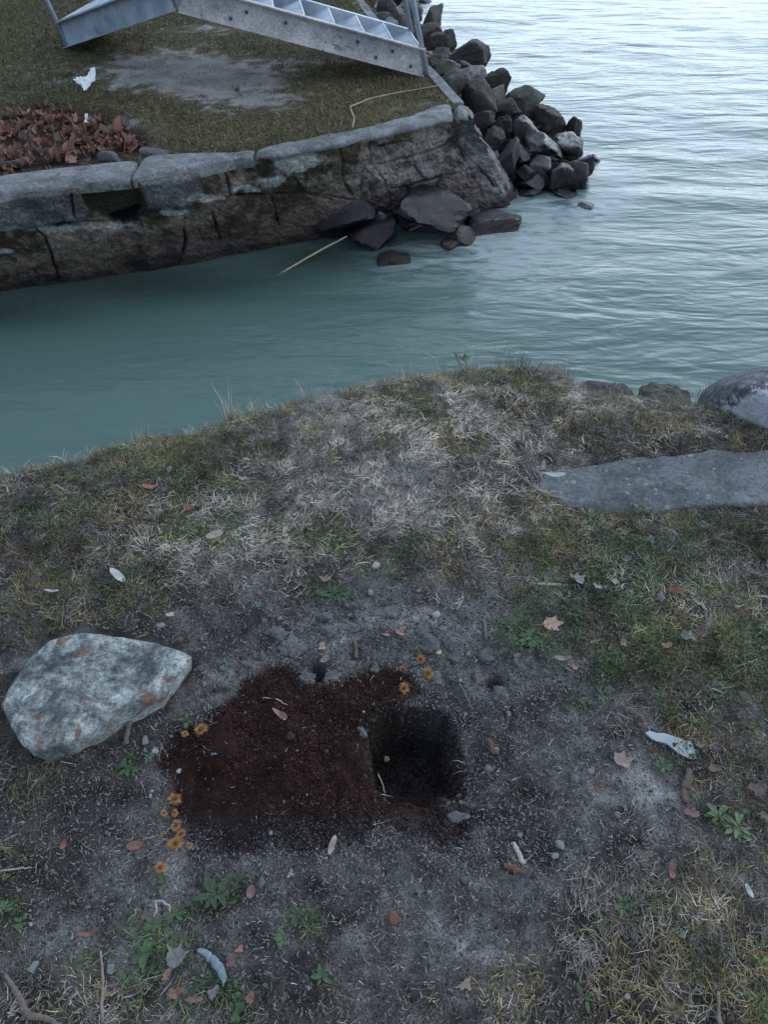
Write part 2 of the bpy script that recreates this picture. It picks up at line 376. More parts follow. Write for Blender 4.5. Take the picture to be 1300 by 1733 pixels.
# match the two lines by their shared fraction of length, in two stretches
def strip(T, B, n): return resample(T, n), resample(B, n)
t1, b1_ = strip(FW, WW, 1200); 
t2, b2_ = strip(np.vstack([FW[-1], corner_top]), np.vstack([WW[-1], corner_bot]), 420)
TT = np.vstack([t1, t2[1:]]); BB = np.vstack([b1_, b2_[1:]])
nk = len(TT); NV = 115; vv = np.linspace(0, 1.35, NV)
px_ = TT[None]+(BB-TT)[None]*vv[:, None, None]; zz = -.02+(WZ+.02)*vv[:, None]+0*px_[..., 0]
WXp, WYp = px_[..., 0], px_[..., 1]
# outward direction
tan = np.gradient(TT, axis=0); tan /= np.linalg.norm(tan, axis=1)[:, None]+1e-9
for _ in range(12): tan[1:-1] = (tan[:-2]+tan[1:-1]*2+tan[2:])/4
tan /= np.linalg.norm(tan, axis=1)[:, None]; outw = np.stack([tan[:, 1], -tan[:, 0]], -1)
u, v = proj(WXp, WYp, zz)
cracks = [[(222, 300), (229, 315), (240, 330), (248, 352), (235, 372), (240, 385)], [(0, 396), (40, 390), (62, 385), (135, 376), (175, 374), (235, 366), (262, 372), (315, 365)],
          [(62, 388), (78, 400), (88, 440), (100, 470)], [(315, 362), (312, 420), (300, 450)], 
          [(628, 232), (632, 278), (680, 272), (735, 255), (765, 240), (772, 232)], [(634, 278), (655, 315), (662, 345)], [(655, 318), (700, 312), (748, 296), (795, 290)],
          [(775, 240), (785, 268), (797, 290), (812, 285), (826, 300), (835, 315)], [(748, 297), (735, 315), (750, 322)], [(803, 300), (812, 335)],
          [(620, 280), (612, 320), (625, 345)], [(360, 360), (372, 405)], [(400, 330), (480, 325), (560, 330), (610, 340)], [(460, 330), (470, 380)], [(380, 290), (392, 330), (380, 345)], [(500, 300), (520, 330), (560, 335)], [(690, 315), (700, 350)], [(575, 250), (582, 300), (600, 330)], [(120, 330), (126, 372)], [(700, 258), (712, 300)], 
          [(812, 228), (835, 262), (850, 300), (858, 335)], [(640, 205+40), (700, 240)]]
gro = 0*u
un = u+5*fbm(WXp*9, zz*9, WYp*9, 60, 4); vn_ = v+5*fbm(WXp*9, zz*9, WYp*9, 61, 4)
for c in cracks:
    d = segdist(un, vn_, c); gro = np.maximum(gro, ss(2.9, .3, d)*(.35+.65*ss(-.25, .25, fbm(WXp*7, zz*7, WYp*7, 68, 3))))
# stone courses: each stone stands out a little differently
cell = np.floor(WXp*2.4+.5*np.floor(zz*5)); stone = _h(cell.astype(np.int64), np.floor(zz*5+.2*vn(WXp*2, zz*2)).astype(np.int64), np.int64(0)*cell.astype(np.int64), 9)
rough = .026*fbm(WXp*4, zz*6, WYp*4, 62, 5, .6)+.020*fbm(WXp*14, zz*18, WYp*14, 63, 5, .7)
right = ss(560, 650, u)
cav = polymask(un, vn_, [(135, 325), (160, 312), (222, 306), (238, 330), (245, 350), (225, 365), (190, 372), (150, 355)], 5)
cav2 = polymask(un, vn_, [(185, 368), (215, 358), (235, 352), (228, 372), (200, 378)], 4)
lip = polymask(un, vn_, [(-900, 400), (60, 384), (140, 374), (150, 352), (135, 322), (150, 310), (60, 318), (-900, 360)], 6)
lip2 = polymask(un, vn_, [(228, 300), (330, 285), (340, 330), (310, 352), (250, 352), (243, 330)], 6)
bulge = .018*ss(.3, 1.1, vv)[:, None]*(1+fbm(WXp*3, zz*3, WYp*3, 64))
disp = rough*(1+.7*right)-.036*gro-.07*cav-.12*cav2+.030*lip+.030*lip2+bulge+.02*(stone-.5)*right
disp *= ss(0, .06, vv)[:, None]*.9+.1
disp = disp
WXd = WXp+outw[None, :, 0]*disp; WYd = WYp+outw[None, :, 1]*disp; WZd = zz+.25*disp
# colour
n1 = fbm(WXp*3, zz*5, WYp*3, 65, 5); n2 = fbm(WXp*14, zz*14, WYp*14, 66, 4)
n3 = fbm(WXp*45, zz*45, WYp*45, 67, 3); k1 = ss(-.32, .38, n1+.7*n2+.4*n3)[..., None]
c = np.array([.038, .031, .024])*(1-k1)+np.array([.245, .213, .180])*k1
dk = np.clip(blobs(u, v, [(430, 345, 160, 34, 1.0), (330, 400, 120, 26, .8), (560, 320, 70, 30, .6), (30, 430, 120, 22, .7), (200, 430, 90, 20, .5), (480, 385, 160, 20, .8)])*(1+.8*n2), 0, 1)[..., None]; c = c*(1-.5*dk)+np.array([.040, .030, .025])*.5*dk
dampl = ss(.45, .9, vv)[:, None, None]*np.ones_like(k1)
dampl = dampl*(1-.5*ss(600, 720, u))[..., None]; c = c*(1-.65*dampl)+np.array([.036, .027, .025])*.65*dampl
def lay(c, mk, colr): return c*(1-mk[..., None])+np.array(colr)*mk[..., None]
c = lay(c, np.clip(lip*(.55+.5*n2), 0, 1), (.19, .20, .21)); c = lay(c, np.clip(lip2*(.6+.5*n2), 0, 1), (.19, .205, .22))
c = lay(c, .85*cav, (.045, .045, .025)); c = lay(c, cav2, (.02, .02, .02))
lich = np.clip(blobs(u, v, [(500, 275, 30, 16, 1.0), (510, 290, 18, 20, .8), (420, 322, 22, 9, 1.0), (345, 335, 28, 7, .9), (460, 308, 22, 9, .7), (290, 358, 28, 8, .8), (100, 386, 50, 6, .9), (200, 382, 22, 5, .9), (10, 425, 20, 4, .8), (20, 388, 25, 5, .5)])*(1+1.4*n2)+.2*n2, 0, 1)
c = lay(c, ss(.18, .55, lich), (.33, .35, .34))
moss = np.clip(blobs(u, v, [(565, 255, 30, 9, .9), (680, 235, 12, 12, .9), (585, 290, 18, 10, .7), (265, 372, 22, 14, .8), (30, 395, 12, 7, .9), (345, 312, 25, 12, .7), (770, 222, 14, 14, .4)])*(1+n2), 0, 1)
c = lay(c, .9*ss(.2, .7, moss), (.045, .043, .018))
pink = np.clip(blobs(u, v, [(770, 325, 60, 22, .7), (590, 360, 60, 20, .5), (710, 250, 40, 14, .4), (350, 410, 90, 18, .4)])*(1+.6*n2), 0, 1); c = lay(c, .7*pink, (.13, .095, .105))
pal = np.clip(blobs(u, v, [(825, 262, 30, 42, 1.1), (848, 310, 18, 34, 1.0), (790, 210, 16, 14, .8), (715, 290, 70, 22, .55), (720, 248, 50, 14, .5), (650, 300, 30, 30, .4)])*(1+.9*n2), 0, 1); c = lay(c, .8*pal, (.235, .235, .245))
c = c*1.22; c = lay(c, .62*gro, (.018, .016, .015))
wet = ss(.86, .96, vv)[:, None]*np.ones(u.shape); c = lay(c, .7*wet, (.022, .019, .017))
idx = np.arange(NV*nk).reshape(NV, nk)
Q = np.stack([idx[:-1, :-1], idx[1:, :-1], idx[1:, 1:], idx[:-1, 1:]], -1).reshape(-1, 4)
wall = empty('stone_wall', (float(TT[400][0]), float(TT[400][1]), -.9))
tag(wall, 'cracked old stone and concrete shore wall with mossy patches holding up the far bank', 'wall')
def child(name, V, Fc, mat, root, col=None, smooth=True):
    V = np.asarray(V, float).reshape(-1, 3)
    l = np.array(root.location); return mesh_obj(name, V-l, Fc, mat, root, col, smooth)
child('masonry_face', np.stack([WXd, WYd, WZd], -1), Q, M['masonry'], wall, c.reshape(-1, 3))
# coping: rough slabs of concrete on top of the face, cut at the crack
back_px = [(-420, 340), (-200, 324), (0, 303), (100, 290), (222, 277), (260, 270), (327, 266), (400, 265), (477, 246), (592, 227), (692, 200), (735, 185), (765, 178)]
BK = np.array([P(u, v, .0)[:2] for u, v in back_px]); BK = np.vstack([[-6, BK[0][1]-.3], BK])
def coping(x0, x1, zt, seed, fz=-.06, nm='coping_slab'):
    n = int((x1-x0)/.015)+2; xs = np.linspace(x0, x1, n); m_ = 12
    yf = np.interp(xs, FW[:, 0], FW[:, 1])-.012; yb = np.interp(xs, BK[:, 0], BK[:, 1])+.02
    T = np.linspace(0, 1, m_)[:, None]; XX = xs[None]+0*T; YY = yf[None]*(1-T)+yb[None]*T
    YY = YY+.010*fbm(XX*9, T*0, 0, seed, 4)*(1-T)
    ZZ = zt+.008*fbm(XX*6, YY*6, 0, seed, 4)-.02*np.exp(-T*(yb-yf)/.018)
    ed = np.minimum(xs-x0, x1-xs); ZZ = ZZ-.02*np.exp(-ed/.02)[None]
    rowf = np.stack([xs+0*xs, yf+.015+.01*fbm(xs*9, xs*0, 0, seed, 4), np.full(n, fz)], -1)
    rowb = np.stack([xs, yb, np.full(n, -.08)], -1)
    A = np.concatenate([rowf[None], np.stack([XX, YY, ZZ], -1), rowb[None]], 0)
    i_ = np.arange(A.shape[0]*n).reshape(-1, n)
    Qs = [tuple(q) for q in np.stack([i_[:-1, :-1], i_[:-1, 1:], i_[1:, 1:], i_[1:, :-1]], -1).reshape(-1, 4)]
    Qs += [tuple(i_[:, 0]), tuple(i_[::-1, -1])]
    return child(nm, A, Qs, M['concrete'], wall)
xc = P(226, 290, 0)[0]
coping(-5.9, xc-.006, .010, 71); coping(xc+.006, P(430, 258, 0)[0], .018, 72); coping(P(430, 258, 0)[0]+.004, P(768, 200, 0)[0], .008, 73, -.03)
# right end kerb strip between grass and boulders
ks = [P(u, v, .0) for u, v in [(772, 176), (768, 171), (737, 136), (700, 98), (638, 44), (610, 8), (575, -50)]]
L = []
for a, b_ in zip(ks[:-1], ks[1:]):
    d = (b_-a); d[2] = 0; nrm = np.array([d[1], -d[0], 0])/np.linalg.norm(d)
    L.append(box_mesh(a-nrm*.02+np.array([0, 0, -.12]), d, nrm*.07, np.array([0, 0, .125+.006*random.random()])))
kv, kf = merge(L); child('edge_kerb', kv, kf, M['concrete'], wall, smooth=False)
M['pale_cap'] = rock_mat('pale_cap_concrete', (.24, .26, .28), (.42, .44, .47), (.15, .15, .14), .85, 8, .006)

bordx = np.array([P(575, -50, 0), P(600, 0, 0), P(638, 44, 0), P(700, 98, 0), P(737, 134, 0), P(770, 170, 0), P(790, 200, 0)])
bordx = bordx[np.argsort(bordx[:, 1])]
def XR_(y): return np.interp(y, bordx[:, 1], bordx[:, 0])
def far_h(x, y):
    u, v = proj(x, y, 0*x)
    z = .02*fbm(x*.9, y*.9, 0, 81, 3)+.010*fbm(x*6, y*6, 0, 82, 4)+.02*ss(-1, -3, x)
    z = z-.07*np.clip(polymask(u, v, [(-300, 300), (-300, 190), (0, 195), (60, 180), (170, 190), (250, 225), (255, 268), (150, 285), (0, 300)], 14), 0, 1)
    fe = y-np.interp(x, BK[:, 0], BK[:, 1])
    return z*ss(-.02, .12, fe)-.012*(1-ss(-.05, .05, fe))
fx = np.concatenate([np.arange(-6, -3.2, .1), np.arange(-3.2, 1.0, .018)])
fr = np.concatenate([np.arange(0, 3.4, .02), np.linspace(3.4, 22, 50)])
X, R = np.meshgrid(fx, fr); Y = np.interp(X, BK[:, 0], BK[:, 1])-.03+R; Z = far_h(X, Y)
u, v = proj(X, Y, Z); n1 = fbm(X*3, Y*3, 0, 85, 5); n2 = fbm(X*12, Y*12, 0, 86, 4)
def bare_far(u, v, n=0): return np.clip(blobs(u, v, [(285, 122, 120, 32, 1.2), (400, 135, 90, 26, 1.0), (430, 172, 80, 14, .8), (330, 50, 60, 10, .6), (200, 215, 60, 20, .5), (350, 190, 40, 8, .4)])+.8*n, 0, 1)
bf = ss(.25, .85, bare_far(u, v, n2*.9+n1*.4+.5*fbm(X*35, Y*35, 0, 87, 3)))[..., None]
c = np.array([.072, .064, .030])*(1+.5*n1[..., None]); c = c*(1-bf)+np.array([.24, .24, .25])*(1+.5*n2[..., None])*bf
pit = polymask(u, v, [(-300, 300), (-300, 190), (0, 195), (60, 180), (170, 190), (250, 225), (255, 268), (150, 285), (0, 300)], 10)[..., None]
c = c*(1-pit)+np.array([.05, .03, .025])*pit
idx = np.arange(X.size).reshape(X.shape)
Q = np.stack([idx[:-1, :-1], idx[:-1, 1:], idx[1:, 1:], idx[1:, :-1]], -1).reshape(-1, 4)
cx = X[:-1, :-1].ravel(); cy = Y[:-1, :-1].ravel(); Q = Q[cx < XR_(cy)-.005]
tag(mesh_obj('ground', np.stack([X, Y, Z], -1), Q, M['ground'], col=c.reshape(-1, 3)), kind='structure')
def GF(u, v, dz=0): 
    z = 0.
    for _ in range(3):
        p = P(u, v, z); z = float(far_h(np.array([p[0]]), np.array([p[1]]))[0])
    return P(u, v, z+dz)

# ------------------------------------------------------------ rocks
def ico(n):
    import bmesh
    bm = bmesh.new(); bmesh.ops.create_icosphere(bm, subdivisions=n, radius=1)
    V = np.array([v.co[:] for v in bm.verts]); Fc = np.array([[q.index for q in f.verts] for f in bm.faces]); bm.free()
    return V, Fc
ICO = {n: ico(n) for n in (1, 2, 3, 4, 5)}
def rock_shape(seed, lv=4, cuts=9, sharp=14, rough=.05, flat_top=None):
    r_ = np.random.default_rng(seed); D, Fc = ICO[lv]
    nr = r_.normal(size=(cuts, 3)); nr /= np.linalg.norm(nr, axis=1)[:, None]; hh = r_.uniform(.62, .95, cuts)
    ax = np.vstack([np.eye(3), -np.eye(3)]); nr = np.vstack([nr, ax]); hh = np.concatenate([hh, np.full(6, .98)])
    if flat_top is not None: nr = np.vstack([nr, [flat_top]]); hh = np.append(hh, .6)
    dd = np.maximum(D@nr.T, 1e-3)/hh
    r = (dd**sharp).sum(1)**(-1/sharp)
    q = D*r[:, None]
    nz = fbm(q[:, 0]*1.6, q[:, 1]*1.6, q[:, 2]*1.6, seed, 3)*rough*1.6+fbm(q[:, 0]*6, q[:, 1]*6, q[:, 2]*6, seed+3, 4, .6)*rough*.7
    return q*(1+nz)[:, None], Fc
def rotm(rx, ry, rz):
    from mathutils import Euler
    return np.array(Euler((rx, ry, rz)).to_matrix())
def rock(u, v, hw, hh, z, label, mat, seed, dep=1.0, cat='rock', group=None, name='rock', yaw=None, tilt=(0, 0), cuts=9, sharp=16, rough=.05, roll=0):
    c = P(u, v, z); s = depth(c)/F
    a = hw*s; hgt_ = hh*s*1.02
    q, Fc = rock_shape(seed, 4, cuts, sharp, rough)
    r_ = np.random.default_rng(seed+99); Rm = rotm(*(r_.uniform(-3, 3, 3)))
    q = q@Rm.T
    q = q/np.abs(q).max(0)
    q = q+.07*np.stack([fbm(q[:, 0]*3+seed, q[:, 1]*3, q[:, 2]*3, 5, 5, .65)]*3, -1)*q
    q = q*np.array([a, a*dep, hgt_])*(1.3 if len(str(label)) and z > -.43 else 1.18)
    if roll: q = q@rotm(0, roll, 0).T
    o = mesh_obj(name, q, Fc, M[mat], smooth=False); o.location = c
    try: o.data.set_sharp_from_angle(angle=radians(25))
    except Exception: pass
    o.data.polygons.foreach_set('use_smooth', np.ones(len(o.data.polygons), bool))
    return tag(o, label, cat, group)
M['r_grey'] = rock_mat('grey_stone', (.045, .044, .046), (.125, .123, .123), (.24, .24, .23), .8, 6, .012, t3=.62)
M['r_brown'] = rock_mat('brown_stone', (.030, .024, .021), (.092, .076, .066), (.10, .105, .09), .8, 6, .012, t3=.6)
M['r_dark'] = rock_mat('dark_stone', (.014, .012, .012), (.045, .039, .038), (.06, .07, .06), .7, 6, .012, t3=.62)
M['r_wet'] = rock_mat('wet_black_stone', (.010, .009, .010), (.032, .028, .030), None, .16, 6, .006, spec=.7)
M['r_wetred'] = rock_mat('wet_reddish_stone', (.022, .016, .016), (.062, .045, .043), None, .35, 6, .009, spec=.5)
M['r_purple'] = rock_mat('damp_purple_stone', (.026, .022, .027), (.075, .066, .075), None, .55, 5, .010, spec=.4)
M['r_white'] = rock_mat('whitish_stone', (.16, .16, .16), (.36, .36, .35), (.09, .09, .09), .8, 14, .012, t3=.58)
M['r_beige'] = rock_mat('beige_stone', (.10, .088, .078), (.22, .20, .175), (.12, .11, .10), .7, 6, .010, t3=.6)
M['r_green'] = rock_mat('green_grey_stone', (.05, .053, .046), (.125, .128, .108), (.22, .22, .2), .8, 6, .010, t3=.64)
M['r_blue'] = rock_mat('bluish_stone', (.13, .145, .17), (.21, .225, .25), None, .8, 6, .010)
RK = [ # u, v, hw, hh, z, material, label
 (653, 15, 18, 17, -.10, 'r_grey', 'rounded grey rock seen above the stair at the top of the picture'),
 (643, 33, 16, 12, -.12, 'r_grey', 'brownish grey rock just behind the low concrete edge above the stair'),
 (655, 45, 17, 10, -.12, 'r_blue', 'small bluish flat stone touching the far side of the stair'),
 (697, 23, 15, 14, -.32, 'r_grey', 'grey rock between the two stair railing posts'),
 (673, 34, 12, 11, -.20, 'r_grey', 'small grey rock left of the rear railing post'),
 (683, 47, 17, 13, -.22, 'r_brown', 'brown grey rock behind the foot of the rear railing post'),
 (731, 38, 15, 22, -.40, 'r_green', 'dark angular upright rock right of the front railing post at the waterline'),
 (696, 5, 11, 7, -.50, 'r_dark', 'small dark rock at the water between the tops of the railing posts'),
 (722, 62, 24, 15, -.26, 'r_brown', 'wide brown rock crossing behind the front railing post'),
 (740, 74, 13, 15, -.25, 'r_brown', 'light brown upright block right of the front railing post'),
 (757, 73, 13, 16, -.38, 'r_dark', 'dark rock squeezed left of the big black boulder'),
 (750, 92, 13, 9, -.20, 'r_grey', 'small grey lump left of the big black boulder'),
 (741, 106, 15, 12, -.13, 'r_grey', 'grey rock resting against the foot of the front railing post'),
 (758, 120, 19, 14, -.10, 'r_green', 'pale green grey faceted rock right of the post foot'),
 (795, 97, 32, 27, -.30, 'r_dark', 'big black rounded boulder at the waterline beside the open lake'),
 (789, 114, 17, 9, -.22, 'r_dark', 'small dark stone in front of the big black boulder'),
 (797, 131, 21, 14, -.20, 'r_white', 'whitish speckled rock below the big black boulder'),
 (768, 143, 25, 16, -.12, 'r_grey', 'dark grey speckled rock beside the end of the grass edge'),
 (838, 148, 17, 25, -.42, 'r_dark', 'dark slanting rock leaning into the lake below the black boulder'),
 (809, 170, 24, 28, -.22, 'r_brown', 'tall brown grey rock beside the top corner of the wall'),
 (836, 165, 17, 14, -.30, 'r_beige', 'beige rock in the middle of the boulder slope'),
 (886, 172, 27, 20, -.34, 'r_green', 'green grey angular rock standing proud at the waterline'),
 (890, 195, 22, 14, -.42, 'r_dark', 'dark rock carrying the green grey angular rock'),
 (850, 187, 24, 14, -.30, 'r_brown', 'flat brown slab left of the green grey angular rock'),
 (933, 206, 29, 18, -.42, 'r_brown', 'reddish brown boxy boulder at the right of the slope'),
 (971, 218, 14, 20, -.46, 'r_dark', 'dark block at the lakeward end of the boxy boulder'),
 (888, 226, 24, 22, -.38, 'r_wetred', 'dark reddish rock in the middle of the heap'),
 (919, 250, 34, 20, -.44, 'r_wet', 'glossy wet black rock with pale sheen on top'),
 (957, 248, 25, 17, -.48, 'r_wet', 'wet dark rock under the boxy boulder'),
 (841, 232, 18, 18, -.30, 'r_brown', 'light brown rock beside the sloping end of the wall'),
 (858, 270, 17, 28, -.42, 'r_purple', 'long dark purple rock lying along the end of the wall'),
 (881, 264, 15, 18, -.44, 'r_wet', 'narrow wet rock right of the long purple rock'),
 (912, 280, 25, 16, -.48, 'r_wet', 'black ridged rock in the lower middle of the heap'),
 (890, 292, 18, 9, -.50, 'r_wetred', 'small dark brown stone low in the heap'),
 (947, 304, 21, 21, -.53, 'r_wetred', 'wet reddish pointed rock at the foot of the heap'),
 (974, 297, 21, 24, -.53, 'r_wetred', 'long reddish brown rock at the right foot of the heap'),
 (989, 287, 16, 23, -.54, 'r_purple', 'outermost purple brown rock of the heap'),
 (901, 307, 27, 10, -.55, 'r_wet', 'flat wet black rock just above the water'),
 (893, 326, 22, 8, -.60, 'r_wet', 'low wet rock awash at the left foot of the heap'),
 (966, 328, 30, 7, -.61, 'r_wet', 'low flat rock awash at the right foot of the heap'),
 (855, 214, 15, 14, -.33, 'r_dark', 'dark stone in the gap beside the wall corner'),
 (820, 205, 15, 14, -.22, 'r_dark', 'dark wedge of stone under the tall brown rock'),
 (1010, 270, 9, 5, -.60, 'r_wet', 'small dark stone tip awash off the right of the heap'),
 (620, 2, 16, 12, -.10, 'r_brown', 'brown rock at the top edge of the picture left of the others'),
 (668, -12, 22, 14, -.2, 'r_dark', 'dark rock cut by the top edge of the picture'),
 (720, 3, 12, 8, -.60, 'r_dark', 'dark rock in the water at the top beside the front railing post'),
 (592, 360, 48, 23, -.47, 'r_purple', 'broad purple slab leaning on the wall face'),
 (632, 391, 40, 22, -.54, 'r_purple', 'dark purple wedge shaped rock standing in the water below the wall'),
 (728, 354, 58, 35, -.45, 'r_wet', 'large dark wet boulder with a pale stripe at the foot of the wall'),
 (648, 373, 11, 15, -.50, 'r_blue', 'small pale bluish stone wedged left of the large wet boulder'),
 (684, 377, 8, 12, -.54, 'r_grey', 'little grey stone at the dark foot of the large wet boulder'),
 (780, 401, 27, 15, -.58, 'r_beige', 'beige rock with parallel ridges half out of the water'),
 (762, 414, 24, 10, -.60, 'r_beige', 'low beige rock awash in front of the ridged one'),
 (822, 386, 52, 22, -.61, 'r_purple', 'wide flat slab washed over by the waves'),
 (665, 439, 32, 14, -.61, 'r_brown', 'brown rock just breaking the surface nearest the camera'),
 (785, 350, 22, 17, -.52, 'r_purple', 'grey purple block behind the large wet boulder'),
 (567, 385, 26, 22, -.56, 'r_dark', 'dark low stone under the purple slab at the waterline'),
 (845, 340, 24, 12, -.60, 'r_purple', 'low stone awash at the corner of the wall'),
 (990, 350, 16, 5, -.61, 'r_wetred', 'reddish stone just under the waves below the heap'),
]
for i, (u_, v_, a, b_, z, mt, lb) in enumerate(RK):
    rock(u_, v_, a, b_, z, lb, mt, 200+i, dep=.95, group='boulders piled along the far shore' if i < 46 else 'rocks in the water below the wall', cuts=(6 if i > 45 else 9)+i % 6, sharp=(26 if i > 45 else 18), rough=.10, roll=(.35 if i % 3 == 0 else -.2))
# packing of smaller stones hidden between the boulders
# right end cap stone of the wall, whitish
o = rock(783, 196, 17, 13, -.04, None, 'r_white', 333, dep=1.4); o.name = 'corner_stone'
mw = o.matrix_basis.copy(); o.parent = wall; o.location = np.array(o.location)-np.array(wall.location)
for k in ('category', 'label', 'group'):
    if k in o: del o[k]

# dark rubble under the heap (uncountable small stones)
L_V, L_F, L_C, n = [], [], [], 0
r_ = np.random.default_rng(3)
for i in range(900):
    s = .10+.88*r_.random(); a = TT[1201+int(s*400)]; bb = BB[1201+int(s*400)]; q = r_.random()*1.0+.05
    p = a+(bb-a)*q+np.array([.10, 0]); z = -.17+(WZ+.0)*q*.95-.03
    D, Fc = ICO[2]; sz = r_.uniform(.03, .075); Vv = rock_shape(1000+i, 2, 8, 20, .08)[0]*1.1*sz*np.array([1, 1, .8])
    L_V.append(Vv+np.array([p[0]+.12*q, p[1], z])); L_F.append(Fc+n); n += len(D); L_C.append(np.tile(np.array([.012, .011, .011])*r_.uniform(.6, 1.6), (len(D), 1)))
for i in range(110):
    p = P(r_.uniform(842, 965), r_.uniform(196, 312), -.56); D, Fc = ICO[2]; sz = r_.uniform(.05, .10)
    if p[0] > 1.36: continue
    Vv = rock_shape(2000+i, 2, 8, 20, .08)[0]*sz*np.array([1, 1, .8]); L_V.append(Vv+p); L_F.append(Fc+n); n += len(D); L_C.append(np.tile(np.array([.010, .009, .009])*r_.uniform(.7, 1.7), (len(D), 1)))
tag(mesh_obj('rubble', np.vstack(L_V), np.vstack(L_F), M['crumb'], col=np.vstack(L_C)), 'small dark rubble packed between the boulders of the far shore', 'rubble', kind='stuff')

# --- the named stones of the near bank
def slab(name, outline, zt, thick, mat, label, seed, cat='rock', tilt=(0, 0), dome=0.0, undercut=.8, res=26, edge=.06, rough=.006, group=None):
    """a stone whose plan outline is given in ground points; top domed, sides rounded"""
    O = np.array([p[:2] for p in outline]); c = O.mean(0); nth = 160; nr = res
    # dense smooth outline
    d = np.concatenate([[0], np.cumsum(np.hypot(*np.diff(np.vstack([O, O[:1]]), axis=0).T))]); s = np.linspace(0, d[-1], nth, endpoint=False)
    Oc = np.vstack([O, O[:1]]); ox = np.interp(s, d, Oc[:, 0]); oy = np.interp(s, d, Oc[:, 1])
    for _ in range(1): ox = (np.roll(ox, 1)+2*ox+np.roll(ox, -1))/4; oy = (np.roll(oy, 1)+2*oy+np.roll(oy, -1))/4
    an = np.linspace(0, 2*pi, nth, endpoint=False); wob = 1+(.07 if cat == 'slab' else rough*2.2)*fbm(np.cos(an)*5+seed, np.sin(an)*5, 0, seed, 4)
    ox = c[0]+(ox-c[0])*wob; oy = c[1]+(oy-c[1])*wob
    V = [[c[0], c[1], zt+dome]]; rr = np.linspace(0, 1, nr+1)[1:]
    for r in rr:
        x = c[0]+(ox-c[0])*r; y = c[1]+(oy-c[1])*r
        z = zt+dome*(1-r*r)-edge*np.maximum(0, (r-.93)/.07)**2*.25
        z = z+rough*fbm(x*9, y*9, 0, seed, 5)+rough*.5*fbm(x*40, y*40, 0, seed+1, 3)
        V += list(np.stack([x, y, z], -1))
    for k in range(1, 9):
        q = k/8; sh = 1+.02*sin(q*pi)-(1-undercut)*q
        x = c[0]+(ox-c[0])*sh; y = c[1]+(oy-c[1])*sh
        x = x+.012*fbm(x*14, y*14, q*3, seed+5, 4); y = y+.012*fbm(x*14, y*14, q*3, seed+6, 4)
        V += list(np.stack([x, y, zt-edge*.25-thick*q+rough*fbm(x*9, y*9, q, seed, 4)], -1))
    V = np.array(V, float); V[:, 2] += (V[:, 0]-c[0])*tilt[0]+(V[:, 1]-c[1])*tilt[1]
    nR = nr+8; Fc = [(0, 1+k, 1+(k+1) % nth) for k in range(nth)]
    for r in range(nR-1):
        for k in range(nth):
            k2 = (k+1) % nth; Fc.append((1+r*nth+k, 1+(r+1)*nth+k, 1+(r+1)*nth+k2, 1+r*nth+k2))
    l = (c[0], c[1], zt-thick)
    o = mesh_obj(name, V, Fc, M[mat], loc=l); return tag(o, label, cat, group)
# lichen stone
m, t, b = new_mat('white_lichen_stone'); tc = N(t, 'ShaderNodeTexCoord'); v = tc.outputs['Object']
n1 = noise(t, 10, 14, .82, v, .3); r1 = ramp(t, n1.outputs[0], [(.40, (.09, .105, .125)), (.47, (.21, .24, .24)), (.52, (.40, .44, .44)), (.58, (.66, .70, .71))])
n2 = noise(t, 6.5, 8, .72, v, 1.6); r2 = ramp(t, n2.outputs[0], [(.55, 0.), (.585, .85)])
c = mixc(t, r2.outputs[0], r1.outputs[0], (.30, .16, .12))
n3 = noise(t, 90, 9, .85, v); r3 = ramp(t, n3.outputs[0], [(.42, .55), (.56, 1.25)]); c = mixc(t, 1., c, r3.outputs[0], 'MULTIPLY')
n5 = noise(t, 13, 6, .7, v, .6); r5 = ramp(t, n5.outputs[0], [(.29, 1.), (.315, 0.)]); c = mixc(t, r5.outputs[0], c, (.03, .03, .03))
t.links.new(c, b.inputs['Base Color']); b.inputs['Roughness'].default_value = .88
nb = noise(t, 55, 12, .8, v); bump(t, b, nb.outputs[0], 1, .018); M['lichen'] = m
ST = .075
lo = [(0, 1190), (8, 1165), (55, 1105), (85, 1080), (135, 1068), (215, 1078), (262, 1084), (325, 1106), (300, 1140), (275, 1170), (190, 1208), (150, 1240), (60, 1270), (38, 1262), (10, 1215)]
slab('pale_stone', [P(u, v, ST) for u, v in lo], ST, .10, 'lichen', 'large flat white and grey stone with rusty patches lying beside the dug earth', 410, dome=.004, undercut=.86, edge=.03, rough=.009)
# grey embedded slab
m, t, b = new_mat('grey_aggregate'); tc = N(t, 'ShaderNodeTexCoord'); v = tc.outputs['Object']
n1 = noise(t, 5, 9, .65, v, .3); r1 = ramp(t, n1.outputs[0], [(.38, (.15, .17, .19)), (.62, (.33, .355, .38))])
vo = N(t, 'ShaderNodeTexVoronoi'); vo.inputs['Scale'].default_value = 34; t.links.new(v, vo.inputs['Vector'])
sp = ramp(t, vo.outputs['Distance'], [(.12, 1.), (.2, 0.)]); vo2 = N(t, 'ShaderNodeTexVoronoi'); vo2.inputs['Scale'].default_value = 17; t.links.new(v, vo2.inputs['Vector']); sp2 = ramp(t, vo2.outputs['Distance'], [(.10, .8), (.17, 0.)])
c = mixc(t, sp.outputs[0], r1.outputs[0], (.42, .43, .45)); c = mixc(t, sp2.outputs[0], c, (.50, .51, .52))
n3 = noise(t, 90, 9, .88, v); r3 = ramp(t, n3.outputs[0], [(.38, .5), (.62, 1.55)]); c = mixc(t, 1., c, r3.outputs[0], 'MULTIPLY')
t.links.new(c, b.inputs['Base Color']); b.inputs['Roughness'].default_value = .9
nb = noise(t, 60, 12, .85, v); bump(t, b, nb.outputs[0], 1, .025); M['aggregate'] = m
